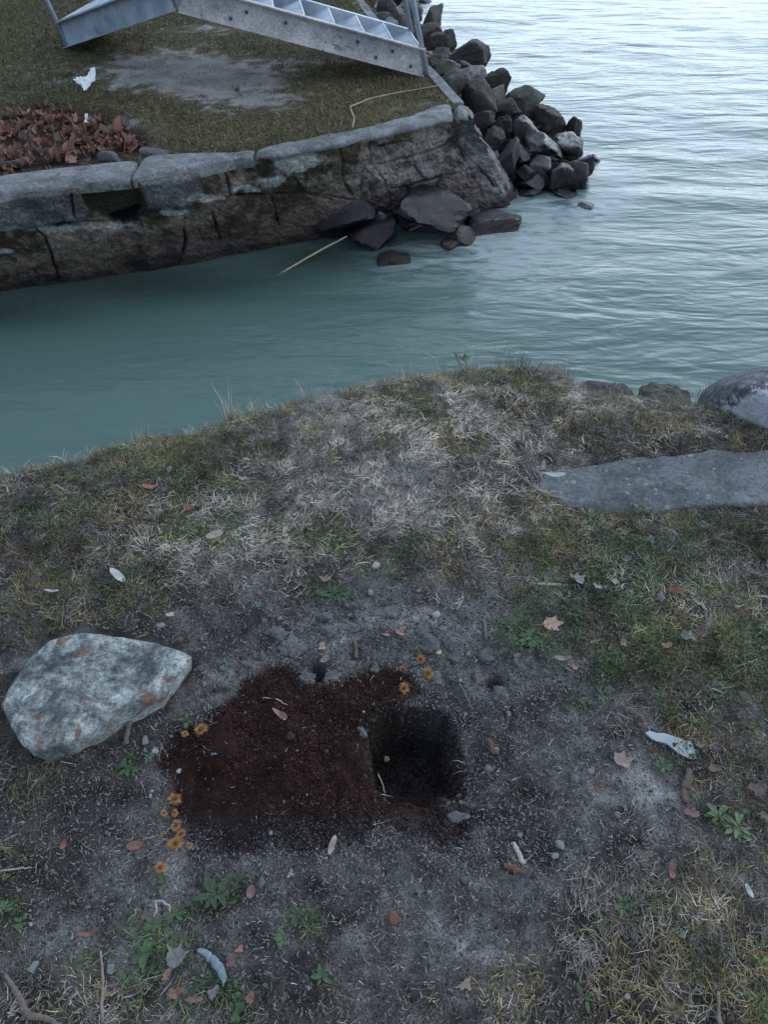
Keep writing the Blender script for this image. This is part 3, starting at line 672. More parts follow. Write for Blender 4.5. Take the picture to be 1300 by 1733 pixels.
eo = [(912, 812), (935, 800), (1000, 786), (1050, 775), (1110, 770), (1180, 765), (1240, 762), (1310, 758), (1420, 775), (1450, 820), (1400, 850), (1300, 855), (1240, 854), (1160, 862), (1090, 867), (1000, 862), (960, 858), (930, 838)]
slab('grey_slab', [P(u, v, .006) for u, v in eo], .006, .10, 'aggregate', 'long grey pebbly slab of concrete sunk level with the grass', 420, dome=.006, edge=.03, rough=.011, cat='slab')
# right boulder
c_ = P(1284, 690, .0); s = depth(c_)/F
q, Fc = rock_shape(431, 5, 5, 7, .04); q = q/np.abs(q).max(0)*np.array([80*s, 78*s, 76*s])
m, t, b = new_mat('whitewashed_boulder'); tc = N(t, 'ShaderNodeTexCoord'); v = tc.outputs['Object']
n1 = noise(t, 30, 8, .7, v); r1 = ramp(t, n1.outputs[0], [(.35, (.07, .07, .085)), (.65, (.17, .17, .19))])
sx = N(t, 'ShaderNodeSeparateXYZ'); t.links.new(v, sx.inputs[0]); n2 = noise(t, 16, 8, .8, v, .6)
ma = N(t, 'ShaderNodeMath', operation='MULTIPLY_ADD'); yz = N(t, 'ShaderNodeMath', operation='ADD'); t.links.new(sx.outputs[1], yz.inputs[0]); t.links.new(sx.outputs[2], yz.inputs[1]); t.links.new(yz.outputs[0], ma.inputs[0]); ma.inputs[1].default_value = -1.5; t.links.new(n2.outputs[0], ma.inputs[2])
ma2 = N(t, 'ShaderNodeMath', operation='MULTIPLY_ADD'); t.links.new(sx.outputs[0], ma2.inputs[0]); ma2.inputs[1].default_value = .9; t.links.new(ma.outputs[0], ma2.inputs[2])
r2 = ramp(t, ma2.outputs[0], [(.36, 0.), (.44, 1.)]); c = mixc(t, r2.outputs[0], r1.outputs[0], (.50, .53, .58))
n3 = noise(t, 60, 8, .8, v); r3 = ramp(t, n3.outputs[0], [(.3, .6), (.7, 1.35)]); c = mixc(t, 1., c, r3.outputs[0], 'MULTIPLY')
n4 = noise(t, 9, 5, .7, v, .5); r4 = ramp(t, n4.outputs[0], [(.62, 0.), (.65, 1.)]); c = mixc(t, r4.outputs[0], c, (.22, .11, .09))
t.links.new(c, b.inputs['Base Color']); b.inputs['Roughness'].default_value = .9; nb = noise(t, 50, 10, .7, v); bump(t, b, nb.outputs[0], .9, .010); M['whiteb'] = m
o = mesh_obj('boulder', q, Fc, M['whiteb']); o.location = c_; tag(o, 'rounded boulder with white crust at the right edge of the near bank', 'rock')
# ledge stones by the near water edge
slab('rock', [P(u, v, -.04) for u, v in [(968, 640), (1000, 630), (1050, 634), (1074, 641), (1082, 668), (1020, 680), (975, 672)]], -.065, .35, 'r_grey', 'flat grey stone at the near waterside just right of the grassy tip', 451, res=14, rough=.018, edge=.05, undercut=.95, group='edging stones of the near bank')
slab('rock', [P(u, v, -.04) for u, v in [(1086, 643), (1110, 637), (1150, 644), (1176, 654), (1180, 680), (1100, 684)]], -.065, .35, 'r_green', 'mossy topped grey stone between the flat stone and the white crusted boulder', 452, res=14, rough=.020, edge=.05, undercut=.95, group='edging stones of the near bank')

# ------------------------------------------------------------ metal stair on the far bank
m, t, b = new_mat('galvanised_steel'); tc = N(t, 'ShaderNodeTexCoord')
n1 = noise(t, 5, 7, .65, tc.outputs['Object'], .4); r1 = ramp(t, n1.outputs[0], [(.35, (.24, .29, .36)), (.62, (.44, .50, .58))])
n2 = noise(t, 3, 6, .7, tc.outputs['Object'], .6); r2 = ramp(t, n2.outputs[0], [(.60, 0.), (.72, .7)]); c = mixc(t, r2.outputs[0], r1.outputs[0], (.15, .13, .13))
t.links.new(c, b.inputs['Base Color']); b.inputs['Metallic'].default_value = .35; b.inputs['Roughness'].default_value = .55; M['steel'] = m
M['pinksteel'] = rock_mat('chalky_steel', (.30, .30, .32), (.56, .53, .54), (.12, .11, .12), .7, 4, .001, s3=3.5, t3=.60)
M['bolt'] = plain_mat('dull_bolt', (.08, .08, .09), .5, .2, 30, .5)
R0 = GF(716, 128); A0 = PY(298, 17, 5.39); L0 = GF(112, 79)
Hs = .150; up = np.array([0, 0, 1.]); Wr = np.array([-.07, .47, 0]); Wl = np.array([.06, .50, 0])
st = empty('metal_stair', tuple((R0+L0)/2)); tag(st, 'galvanised steel stair with a bent ramp resting on the far grass beside the boulders', 'stair')
def rel(V): return [np.asarray(p)-np.array(st.location) for p in V]
def part(nm, V, Fc, mat, smooth=False, par=None):
    o = mesh_obj(nm, rel(V), Fc, M[mat], st, smooth=smooth)
    if par: o.parent = par
    return o
def stringer(a, b_, side, mat, Hh=Hs):
    d = b_-a; d = d/np.linalg.norm(d); nrm = np.cross(d, up); nrm /= np.linalg.norm(nrm); nrm = nrm*side
    th = .007
    L = [box_mesh(a, b_-a, nrm*th, up*Hh), box_mesh(a+up*(Hh+.0), b_-a, -nrm*.045, up*.008), box_mesh(a+nrm*th+up*Hh, b_-a, nrm*.0, up*.008) if 0 else box_mesh(a-up*.007, b_-a, -nrm*.04, up*.007)]
    V, Fc = merge(L); return part('stringer', V, Fc, mat)
# right flight (from apex down to the right)
AR = A0+np.array([0.012, 0, 0]); RR = R0+up*.005
stringer(AR, RR, -1, 'pinksteel'); stringer(AR+Wr*1.0, RR+Wr, 1, 'steel')
# left flight
AL = A0-np.array([0.006, 0, 0])
stringer(L0, AL, -1, 'steel'); stringer(L0+Wl, A0+np.array([-.006, 0, 0])+Wr, 1, 'steel')
dL = (AL-L0); 
pl0 = L0+up*(Hs+.010); V, Fc = box_mesh(pl0-dL*.01, dL*1.005, Wl*1.01, up*.006)
V[6] = V[6]+(Wr-Wl)*1.0; V[7] = V[7]+(Wr-Wl)*1.0
part('ramp_deck', V, Fc, 'steel')
V, Fc = box_mesh(L0-dL*.02, dL*.006, Wl, up*(Hs+.004)); part('end_plate', V, Fc, 'steel')
dR = RR-AR; nR_ = 8; Ldr = np.linalg.norm(dR); dn = dR/Ldr
for k in range(nR_):
    s1 = (k+1)/nR_*.985; nose = AR+dR*s1+up*(Hs-.004)
    if k == nR_-1: nose = AR+dR*.985+up*(Hs-.004)
    wv = Wr*.985; o0 = nose+Wr*.016
    back = -dn*(.205); back = back*np.array([1, 1, 0])-up*.055
    tb = np.array(back); tw = wv
    V, Fc = box_mesh(o0, tb, tw, up*.004); tr = part('tread', V, Fc, 'steel')
    V, Fc = box_mesh(o0+dn*.001-up*.022, dn*.012, tw, up*.030); part('nosing', V, Fc, 'steel', par=None)
    # make the nosing a sub-part of its tread
    ns = st.children[-1] if False else bpy.data.objects[[o.name for o in sc.collection.objects if o.name.startswith('nosing')][-1]]
    ns.parent = tr
# flat inner bottom so one does not see grass through: closed riser plates between treads
def post(base, L=1.1, r=.017, lean=-.25):
    p1 = base+np.array([lean, .02, 1])*L; V, Fc = tube([base, base+(p1-base)*.5, p1], r, 14); return part('railing_post', V, Fc, 'steel', True)
post(R0+dn*np.array([1, 1, 0])*.03+np.array([.0, -.015, .0])); post(R0+Wr+dn*np.array([1, 1, 0])*.0+up*.14)
post(GF(116, 77)+np.array([0, -.02, 0])); post(L0+Wl+dL*.05+up*Hs); post(A0+np.array([.01, -.02, .02]))
for (u_, v_) in [(605, 70), (636, 97), (664, 86), (695, 112), (390, 31), (483, 38), (417, 20)]:
    # bolts sit on the outer face of the near stringer
    d = ray(u_, v_); nrm = np.cross(dR, up); tt = np.dot(AR-np.array([0, 0, H]), nrm)/np.dot(d, nrm); p = d*tt+np.array([0, 0, H])
    nn = nrm/np.linalg.norm(nrm); nn = nn if nn[1] < 0 else -nn
    V, Fc = tube([p-nn*.01, p+nn*.012, p+nn*.014], [.011, .011, .006], 6); part('bolt', V, Fc, 'bolt')

# ------------------------------------------------------------ grass blades (arrays)
class Blades:
    def __init__(s): s.V, s.F, s.C, s.n = [], [], [], 0
    def add(s, x, y, z, ang, ln, wd, rise, bend, col):
        """x,y,z roots; ang heading; rise 0 lying .. 1 upright; 5 vertices each"""
        n = len(x); hx, hy = np.cos(ang), np.sin(ang); sx, sy = -hy*wd/2, hx*wd/2
        el = rise*pi/2
        p1x = x+hx*ln*.5*np.cos(el); p1y = y+hy*ln*.5*np.cos(el); p1z = z+ln*.5*np.sin(el)
        e2 = el-bend; ax = ang+rng.normal(0, .45, n)
        p2x = p1x+np.cos(ax)*ln*.5*np.cos(e2); p2y = p1y+np.sin(ax)*ln*.5*np.cos(e2); p2z = np.maximum(p1z+ln*.5*np.sin(e2), z+.001)
        A = np.stack([np.stack([x-sx, y-sy, z], -1), np.stack([x+sx, y+sy, z], -1), np.stack([p1x-sx*.8, p1y-sy*.8, p1z], -1),
                      np.stack([p1x+sx*.8, p1y+sy*.8, p1z], -1), np.stack([p2x, p2y, p2z], -1)], 1)
        b0 = s.n+np.arange(n)[:, None]*5
        s.F.append(np.concatenate([b0+np.array([[0, 1, 3]]), b0+np.array([[0, 3, 2]]), b0+np.array([[2, 3, 4]])], 0))
        s.V.append(A.reshape(-1, 3)); s.C.append(np.repeat(col, 5, 0)); s.n += 5*n
    def disc(s, x, y, z, r, ang, col, asp=.8, tilt=.25):
        n = len(x); k = 6; q = np.arange(k)*2*pi/k
        lx = np.cos(q)[None]*r[:, None]; ly = np.sin(q)[None]*r[:, None]*asp
        ca, sa = np.cos(ang)[:, None], np.sin(ang)[:, None]
        px = x[:, None]+lx*ca-ly*sa; py = y[:, None]+lx*sa+ly*ca
        tz = rng.normal(0, tilt, (n, 2)); pz = z[:, None]+(px-x[:, None])*tz[:, :1]+(py-y[:, None])*tz[:, 1:]
        b0 = s.n+np.arange(n)[:, None]*k
        s.F.append(np.concatenate([b0+np.array([[0, 1, 2]]), b0+np.array([[0, 2, 3]]), b0+np.array([[0, 3, 4]]), b0+np.array([[0, 4, 5]])], 0))
        s.V.append(np.stack([px, py, pz], -1).reshape(-1, 3)); s.C.append(np.repeat(col, k, 0)); s.n += k*n
    def build(s, name, label, cat, kind='stuff', loc=None):
        o = mesh_obj(name, np.vstack(s.V), np.vstack(s.F), M['blade'], col=np.vstack(s.C), smooth=False, loc=loc)
        return tag(o, label, cat, kind=kind)
def cols(n, a, b_, jit=.25):
    k = rng.random((n, 1)); c = np.array(a)*(1-k)+np.array(b_)*k; return c*(1+jit*(rng.random((n, 1))*2-1))
rockpolys = [[(0, 1190), (8, 1150), (55, 1090), (85, 1070), (135, 1060), (215, 1070), (262, 1078), (330, 1106), (300, 1165), (190, 1225), (60, 1285), (-5, 1262)],
             [(920, 815), (935, 803), (1000, 788), (1050, 777), (1110, 772), (1180, 767), (1240, 764), (1310, 760), (1420, 780), (1450, 820), (1400, 848), (1300, 852), (1240, 851), (1160, 858), (1090, 863), (1000, 858), (960, 854), (930, 836)]]
rockpolys[1] = [(1180+(a-1180)*.955, 813+(b-813)*.86) for a, b in rockpolys[1]]
def freeground(u, v): return ~(inpoly(u, v, rockpolys[0]) | inpoly(u, v, rockpolys[1]))
bareL = [(560, 1290, 330, 170, 1.3), (600, 1110, 190, 70, 1.0), (860, 1200, 110, 110, .9), (900, 1400, 180, 110, .8), (420, 1140, 120, 60, .8), (200, 1420, 230, 90, .8), (560, 1590, 330, 90, .75), (1090, 1350, 90, 90, .9), (1020, 1230, 90, 70, .7), (150, 1560, 120, 60, .5), (700, 1500, 300, 60, .8)]
greenL = [(330, 800, 60, 40, .9), (240, 770, 70, 30, .6), (150, 830, 60, 25, .5), (420, 850, 60, 30, .6), (560, 800, 30, 25, .6), (340, 905, 70, 20, .9), (570, 925, 70, 30, .9), (690, 940, 60, 35, .7), (560, 1008, 40, 15, .9),
          (940, 950, 80, 40, .8), (1000, 1000, 90, 60, .7), (1080, 950, 70, 40, .6), (880, 1070, 50, 50, .9), (1000, 1100, 110, 50, .8), (1120, 1130, 80, 70, .7), (1220, 1060, 80, 60, .8), (1220, 900, 80, 40, .9), (1260, 1150, 60, 90, .7), (1020, 870, 200, 12, .5),
          (1130, 1290, 40, 35, .9), (1010, 1190, 40, 30, .6), (220, 1300, 35, 30, .8), (240, 1590, 90, 60, .9), (350, 1520, 60, 30, .5), (300, 1680, 120, 50, .5), (500, 1560, 60, 25, .7), (440, 1670, 60, 25, .5), (20, 1560, 30, 40, .8), (1050, 1540, 60, 30, .5), (1280, 1670, 60, 90, .5),
          (700, 690, 40, 30, .6), (860, 640, 50, 20, .7), (780, 612, 20, 14, 1.0), (120, 1000, 80, 30, .5), (200, 1000, 60, 30, .5), (60, 880, 60, 40, .5), (1240, 1380, 60, 30, .4), (160, 950, 60, 25, .4), (90, 1330, 60, 30, .4)]
strawL = [(700, 760, 260, 100, .8), (520, 850, 160, 60, .7), (280, 890, 60, 45, .8), (350, 960, 70, 30, 1.0), (100, 900, 100, 60, .5), (1100, 690, 240, 60, .7), (1200, 980, 140, 40, .6), (1180, 1080, 120, 50, .5), (1150, 1540, 130, 40, .8), (1200, 1480, 60, 25, .7),
          (1000, 1600, 260, 80, .7), (1200, 1620, 200, 120, .6), (1020, 1500, 120, 50, .6), (60, 1330, 90, 60, .4), (130, 1700, 130, 60, .6), (650, 900, 200, 50, .6), (800, 850, 120, 30, .7), (1080, 1230, 80, 60, .7), (850, 1390, 80, 25, .6)]
oliveL = [(1150, 1120, 200, 130, .5), (1230, 1450, 90, 90, .4), (60, 1080, 80, 80, .4), (900, 900, 300, 60, .4), (500, 760, 300, 60, .35), (1220, 1250, 110, 120, .4), (150, 900, 160, 70, .4), (1060, 700, 280, 60, .9), (850, 640, 160, 40, .7), (200, 760, 240, 60, .6), (350, 740, 140, 50, .5), (60, 830, 80, 40, .6), (1050, 900, 140, 40, .7), (1280, 1640, 120, 150, .8), (1100, 1650, 250, 80, .7), (660, 660, 140, 30, .6), (1150, 1000, 200, 100, .5), (80, 960, 120, 90, .5), (60, 1420, 60, 60, .5), (1280, 950, 90, 90, .5), (840, 930, 90, 50, .5)]
def cand(n, x0=-1.9, x1=2.1, y0=-.1, y1=2.5):
    x = rng.uniform(x0, x1, n); y = rng.uniform(y0, y1, n); k = y < E(x)-.002; x, y = x[k], y[k]
    z = hgt(x, y); u, v = proj(x, y, z); k = freeground(u, v) & (hole_mask(x, y) < .2); return x[k], y[k], z[k], u[k], v[k]
GRP = {}
def clump(x, y): return ss(-.16, .16, fbm(x*17, y*17, 0, 131, 3)+.5*fbm(x*45, y*45, 0, 132, 2))
def tone(x, y, a=.9): return np.clip(1+a*1.6*fbm(x*13, y*13, 0, 133, 3)+a*.9*fbm(x*36, y*36, 0, 134, 2), .3, 2.0)[:, None]
def choose(n, fn):
    x, y, z, u, v = cand(n); d = fn(x, y, u, v); k = rng.random(len(x)) < d; return x[k], y[k], z[k], u[k], v[k]
bl = Blades()
# green leaves of grass and clover
def fgreen(x, y, u, v): return (.15+.85*clump(x+3, y))*np.clip((blobs(u, v, greenL)*2.6+.06)*(.35+1.5*np.maximum(0, fbm(x*14, y*14, 0, 101, 3)+.15))-.5*blobs(u, v, bareL), 0.0, 1)
x, y, z, u, v = choose(520000, fgreen); n = len(x); print('green', n)
h_ = n*2//3
bl.add(x[:h_], y[:h_], z[:h_]-.002, rng.uniform(0, 2*pi, h_), rng.uniform(.012, .038, h_), rng.uniform(.0012, .0028, h_), rng.uniform(.1, .8, h_), rng.uniform(.1, .9, h_), cols(h_, (.028, .052, .018), (.115, .155, .055), .4)*tone(x[:h_], y[:h_], .7))
bl.disc(x[h_:], y[h_:], z[h_:]+rng.uniform(.003, .012, n-h_), rng.uniform(.002, .0052, n-h_), rng.uniform(0, 6.28, n-h_), cols(n-h_, (.028, .060, .026), (.075, .12, .048), .35), .65, .4)
bl.build('grass', 'short green grass and clover growing in patches on the near bank', 'grass')
bl = Blades()
def folive(x, y, u, v): return (.12+1.1*clump(x, y))*np.clip((blobs(u, v, oliveL)*.95+.15)*(.5+1.2*np.maximum(0, fbm(x*9, y*9, 0, 103, 3)+.2))-.55*blobs(u, v, bareL), 0, 1)
x, y, z, u, v = choose(640000, folive); n = len(x); print('olive', n)
bl.add(x, y, z-.001, rng.uniform(0, 2*pi, n), rng.uniform(.012, .04, n), rng.uniform(.0008, .0018, n), rng.uniform(.0, .75, n), rng.uniform(0, 1.0, n), cols(n, (.055, .043, .017), (.29, .225, .115), .45)*tone(x, y))
# fringe along the shore
xe = rng.uniform(-1.7, 1.15, 16000); ye = E(xe)-rng.exponential(.025, 16000)-.003; ze = hgt(xe, ye)
fr_ = .5+.5*fbm(xe*7, xe*0, 0, 106, 3); k = rng.random(16000) < np.clip(fr_*1.3, .15, 1); xe, ye, ze, fr_ = xe[k], ye[k], ze[k], fr_[k]; n = len(xe)
bl.add(xe, ye, ze-.004, rng.normal(pi/2, 1.3, n), rng.uniform(.015, .05, n)*(.5+fr_), rng.uniform(.0008, .002, n), rng.uniform(.2, .9, n), rng.uniform(0, .9, n), cols(n, (.10, .095, .05), (.30, .27, .20), .35))
bl.build('dry_grass', 'thin brown olive tufted grass covering the near bank and its shore edge', 'grass')
bl = Blades()
def fstraw(x, y, u, v): return (.25+1.2*(1-clump(x, y)))*np.clip((blobs(u, v, strawL)*1.0+.13)*(.4+1.3*np.maximum(0, fbm(x*8, y*8, 0, 105, 4)+.2))-.55*blobs(u, v, bareL)+.02, .018, 1)*(1-.93*polymask(u, v, peat, 15))
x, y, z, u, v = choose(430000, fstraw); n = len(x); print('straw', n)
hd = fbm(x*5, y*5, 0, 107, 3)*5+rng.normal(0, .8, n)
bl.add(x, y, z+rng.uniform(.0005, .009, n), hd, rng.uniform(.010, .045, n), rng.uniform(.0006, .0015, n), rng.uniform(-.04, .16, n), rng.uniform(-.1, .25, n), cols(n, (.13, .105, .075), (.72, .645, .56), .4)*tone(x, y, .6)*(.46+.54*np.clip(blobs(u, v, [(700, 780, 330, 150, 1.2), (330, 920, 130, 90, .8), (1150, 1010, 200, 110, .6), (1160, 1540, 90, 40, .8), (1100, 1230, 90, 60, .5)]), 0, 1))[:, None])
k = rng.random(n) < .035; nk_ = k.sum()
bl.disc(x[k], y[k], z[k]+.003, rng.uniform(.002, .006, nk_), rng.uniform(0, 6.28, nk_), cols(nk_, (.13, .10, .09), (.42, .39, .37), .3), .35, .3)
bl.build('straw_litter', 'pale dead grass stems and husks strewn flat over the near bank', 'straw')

# soil crumbs and grit
OCT = (np.array([[1, 0, 0], [-1, 0, 0], [0, 1, 0], [0, -1, 0], [0, 0, 1], [0, 0, -1.]]), np.array([[0, 2, 4], [2, 1, 4], [1, 3, 4], [3, 0, 4], [2, 0, 5], [1, 2, 5], [3, 1, 5], [0, 3, 5]]))
ICO[0] = OCT
def lumps(n_try, fn, smin, smax, colf, name, label, lv=1, sink=.25, flat=.75, box=(-1.9, 2.1, -.1, 2.5)):
    x, y, z, u, v = cand(n_try, *box)
    if name == 'peat_crumbs' : pass
    k = rng.random(len(x)) < fn(x, y, u, v); x, y, z, u, v = x[k], y[k], z[k], u[k], v[k]; n = len(x); print(name, n)
    D, Fc = ICO[lv]; m_ = len(D); s = smin*(smax/smin)**(rng.random(n)**2.6)
    rq = rng.uniform(0, 6.28, n); Dr = np.stack([D[None, :, 0]*np.cos(rq)[:, None]-D[None, :, 1]*np.sin(rq)[:, None], D[None, :, 0]*np.sin(rq)[:, None]+D[None, :, 1]*np.cos(rq)[:, None], D[None, :, 2]+0*rq[:, None]], -1)
    V = Dr*(1+.7*(rng.random((n, m_, 1))-.5))*s[:, None, None]*np.array([1, 1, flat])*(1+.5*(rng.random((n, 1, 3))-.5))
    V = V+np.stack([x, y, z+s*(1-sink)*.6], -1)[:, None]
    Fa = (np.arange(n)[:, None, None]*m_+Fc[None]).reshape(-1, 3); c = colf(n, u, v)
    return tag(mesh_obj(name, V.reshape(-1, 3), Fa, M['crumb'], col=np.repeat(c, m_, 0), smooth=False), label, 'soil', kind='stuff')
def mix_peat(n, u, v):
    pm = polymask(u, v, peat, 12)[:, None]; low = ss(1340, 1430, v)[:, None]*.6
    a = cols(n, (.014, .008, .007), (.068, .034, .028), .5); g = cols(n, (.10, .095, .10), (.22, .215, .225), .3)
    k = rng.random((n, 1)) < (pm*(1-low)); c = np.where(k, a, g*(1-.55*pm)); wsp = rng.random((n, 1)) < .002
    return np.where(wsp, cols(n, (.3, .28, .25), (.5, .48, .42), .2), c)
lumps(420000, lambda x, y, u, v: np.clip(.9*polymask(u+20*fbm(x*12, y*12, 5, 112), v+26*fbm(x*12, y*12, 9, 113), peat, 26)*(.6+1.3*fbm(x*14, y*14, 0, 111))+.5*blobs(u, v, [(800, 1200, 70, 90, .9), (640, 1100, 160, 50, .8), (700, 1430, 200, 50, .8)]), 0, 1), .0009, .0034, mix_peat, 'soil_crumbs', 'fine dark crumbs of freshly dug peaty soil spread round the hole', 0, box=(-.8, .62, .42, 1.25))
lumps(42000, lambda x, y, u, v: np.clip(.30*blobs(u, v, [(620, 1075, 150, 45, 1), (450, 1120, 90, 45, .9), (830, 1180, 70, 80, .9), (800, 1300, 50, 70, .5), (720, 1440, 160, 40, .7), (420, 1200, 60, 40, .6), (250, 1250, 40, 50, .5)])*(1-.9*polymask(u, v, peat, 20))+.004, 0, 1), .003, .0095, lambda n, u, v: cols(n, (.06, .066, .067), (.20, .198, .205), .3)*(1-.6*polymask(u, v, peat, 15)[:, None]), 'soil_clods', 'grey crumbling lumps of dry earth thrown up round the hole', 2, .3)

# loose grit and broken bits of dead plants over all the bare soil
lumps(330000, lambda x, y, u, v: np.clip(.40*(.6+fbm(x*7, y*7, 0, 115)+.5*fbm(x*30, y*30, 0, 116))*(1-polymask(u, v, peat, 22)), 0.004, 1), .0009, .0042, lambda n, u, v: cols(n, (.045, .042, .040), (.19, .185, .19), .4), 'grit', 'fine grey grit and sand grains lying over the bare soil of the near bank', 0, box=(-1.35, 1.5, .2, 1.7))
bl = Blades(); x, y, z, u, v = cand(260000, -1.35, 1.6, .2, 2.3); k = rng.random(len(x)) < (.42+.3*fbm(x*9, y*9, 0, 117))*(1-.95*polymask(u, v, peat, 18)); x, y, z = x[k], y[k], z[k]; n = len(x)
kk = rng.random((n, 1)) < .45
bl.add(x, y, z+rng.uniform(.0005, .004, n), rng.uniform(0, 6.28, n), rng.uniform(.003, .014, n), rng.uniform(.0005, .0018, n), rng.uniform(-.05, .2, n), rng.uniform(-.2, .4, n), np.where(kk, cols(n, (.035, .027, .022), (.10, .075, .06), .4), cols(n, (.13, .115, .10), (.36, .33, .30), .4)))
bl.build('plant_debris', 'tiny broken brown and pale bits of dead plants scattered over the soil', 'debris')

def in_hole(n):
    x = rng.uniform(-.07, .22, n); y = rng.uniform(.60, .98, n); z = hgt(x, y); k = hole_mask(x, y) > .03; x, y, z = x[k], y[k], z[k]; return x, y, z
x, y, z = in_hole(42000); n = len(x); D, Fc = ICO[1]; m_ = len(D); sz = .0012*(4.2**(rng.random(n)**2.2)); V = D[None]*(1+.7*(rng.random((n, m_, 1))-.5))*sz[:, None, None]+np.stack([x, y, z], -1)[:, None]
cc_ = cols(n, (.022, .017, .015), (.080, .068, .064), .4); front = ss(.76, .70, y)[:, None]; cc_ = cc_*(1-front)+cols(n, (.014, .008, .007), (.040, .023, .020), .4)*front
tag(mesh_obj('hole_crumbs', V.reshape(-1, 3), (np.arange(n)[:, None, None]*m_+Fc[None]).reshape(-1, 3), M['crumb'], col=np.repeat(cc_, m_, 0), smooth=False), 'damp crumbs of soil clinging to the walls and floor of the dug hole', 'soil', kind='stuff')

# far bank grass
def candf(n, x0=-3.4, x1=.6):
    x = rng.uniform(x0, x1, n); y = np.interp(x, BK[:, 0], BK[:, 1])+.0+rng.random(n)*4.8; k = x < XR_(y)-.06; x, y = x[k], y[k]; z = far_h(x, y); u, v = proj(x, y, z); return x, y, z, u, v
bl = Blades(); x, y, z, u, v = candf(235000)
pitm = polymask(u, v, [(-300, 300), (-300, 190), (0, 195), (60, 180), (170, 190), (250, 225), (255, 268), (150, 285), (0, 300)], 6)
d = np.clip(1-2.3*bare_far(u, v, .5*fbm(x*8, y*8, 0, 121)), .03, 1)*(.75+.5*fbm(x*5, y*5, 0, 122))*(1-pitm)
k = rng.random(len(x)) < d; x, y, z, u, v = x[k], y[k], z[k], u[k], v[k]; n = len(x); print('fargrass', n)
yl = blobs(u, v, [(600, 190, 150, 40, .9), (380, 230, 90, 30, .7), (520, 20, 100, 15, .9)])[:, None]; yl = np.clip(yl+.2*(rng.random((n, 1))-.3), 0, 1)
c = cols(n, (.036, .036, .014), (.125, .106, .048), .45)*(1-yl)+cols(n, (.10, .088, .038), (.22, .18, .09), .35)*yl
bl.add(x, y, z-.003, rng.uniform(0, 2*pi, n), rng.uniform(.02, .055, n), rng.uniform(.002, .004, n), rng.uniform(.1, .8, n), rng.uniform(.1, .9, n), c)
bl.build('grass', 'short olive green turf on the far bank behind the wall', 'grass')
bl = Blades(); x, y, z, u, v = candf(60000); k = rng.random(len(x)) < (.2+.8*bare_far(u, v)); x, y, z = x[k], y[k], z[k]; n = len(x)
bl.add(x, y, z+.004, rng.uniform(0, 6.28, n), rng.uniform(.02, .08, n), rng.uniform(.0015, .003, n), rng.uniform(-.02, .1, n), rng.uniform(-.1, .2, n), cols(n, (.16, .14, .11), (.40, .37, .33), .3))
bl.build('straw_litter', 'thin dead stems scattered over the bare patch of the far bank', 'straw')

# ------------------------------------------------------------ leaves
def leaf_mat(name, c, rough=.75):
    m, t, b = new_mat(name); tc = N(t, 'ShaderNodeTexCoord'); oi = N(t, 'ShaderNodeObjectInfo')
    n1 = noise(t, 60, 6, .7, tc.outputs['Object']); r1 = ramp(t, n1.outputs[0], [(.3, tuple(q*.62 for q in c)), (.7, tuple(min(1, q*1.3) for q in c))])
    hs = N(t, 'ShaderNodeHueSaturation'); t.links.new(r1.outputs[0], hs.inputs['Color'])
    mm = N(t, 'ShaderNodeMapRange'); t.links.new(oi.outputs['Random'], mm.inputs[0]); mm.inputs[3].default_value = .7; mm.inputs[4].default_value = 1.3; t.links.new(mm.outputs[0], hs.inputs['Value'])
    t.links.new(hs.outputs[0], b.inputs['Base Color']); b.inputs['Roughness'].default_value = rough
    nb = noise(t, 150, 4, .6, tc.outputs['Object']); bump(t, b, nb.outputs[0], .5, .002); return m
M['l_pink'] = leaf_mat('pinkish_dead_leaf', (.34, .205, .17)); M['l_tan'] = leaf_mat('tan_dead_leaf', (.27, .21, .185)); M['l_brown'] = leaf_mat('brown_dead_leaf', (.13, .085, .07))
M['l_rust'] = leaf_mat('rusty_dead_leaf', (.20, .08, .05)); M['l_grey'] = leaf_mat('grey_dead_leaf', (.20, .19, .19)); M['l_red'] = leaf_mat('red_brown_leaf', (.21, .10, .078)); M['l_red2'] = leaf_mat('dull_red_leaf', (.31, .175, .145))
M['l_white'] = leaf_mat('pale_dead_leaf', (.46, .47, .46)); M['l_green'] = leaf_mat('weed_leaf', (.045, .085, .035), .5); M['l_green2'] = leaf_mat('light_weed_leaf', (.075, .12, .055), .5); M['l_teal'] = leaf_mat('teal_scrap', (.07, .15, .16))
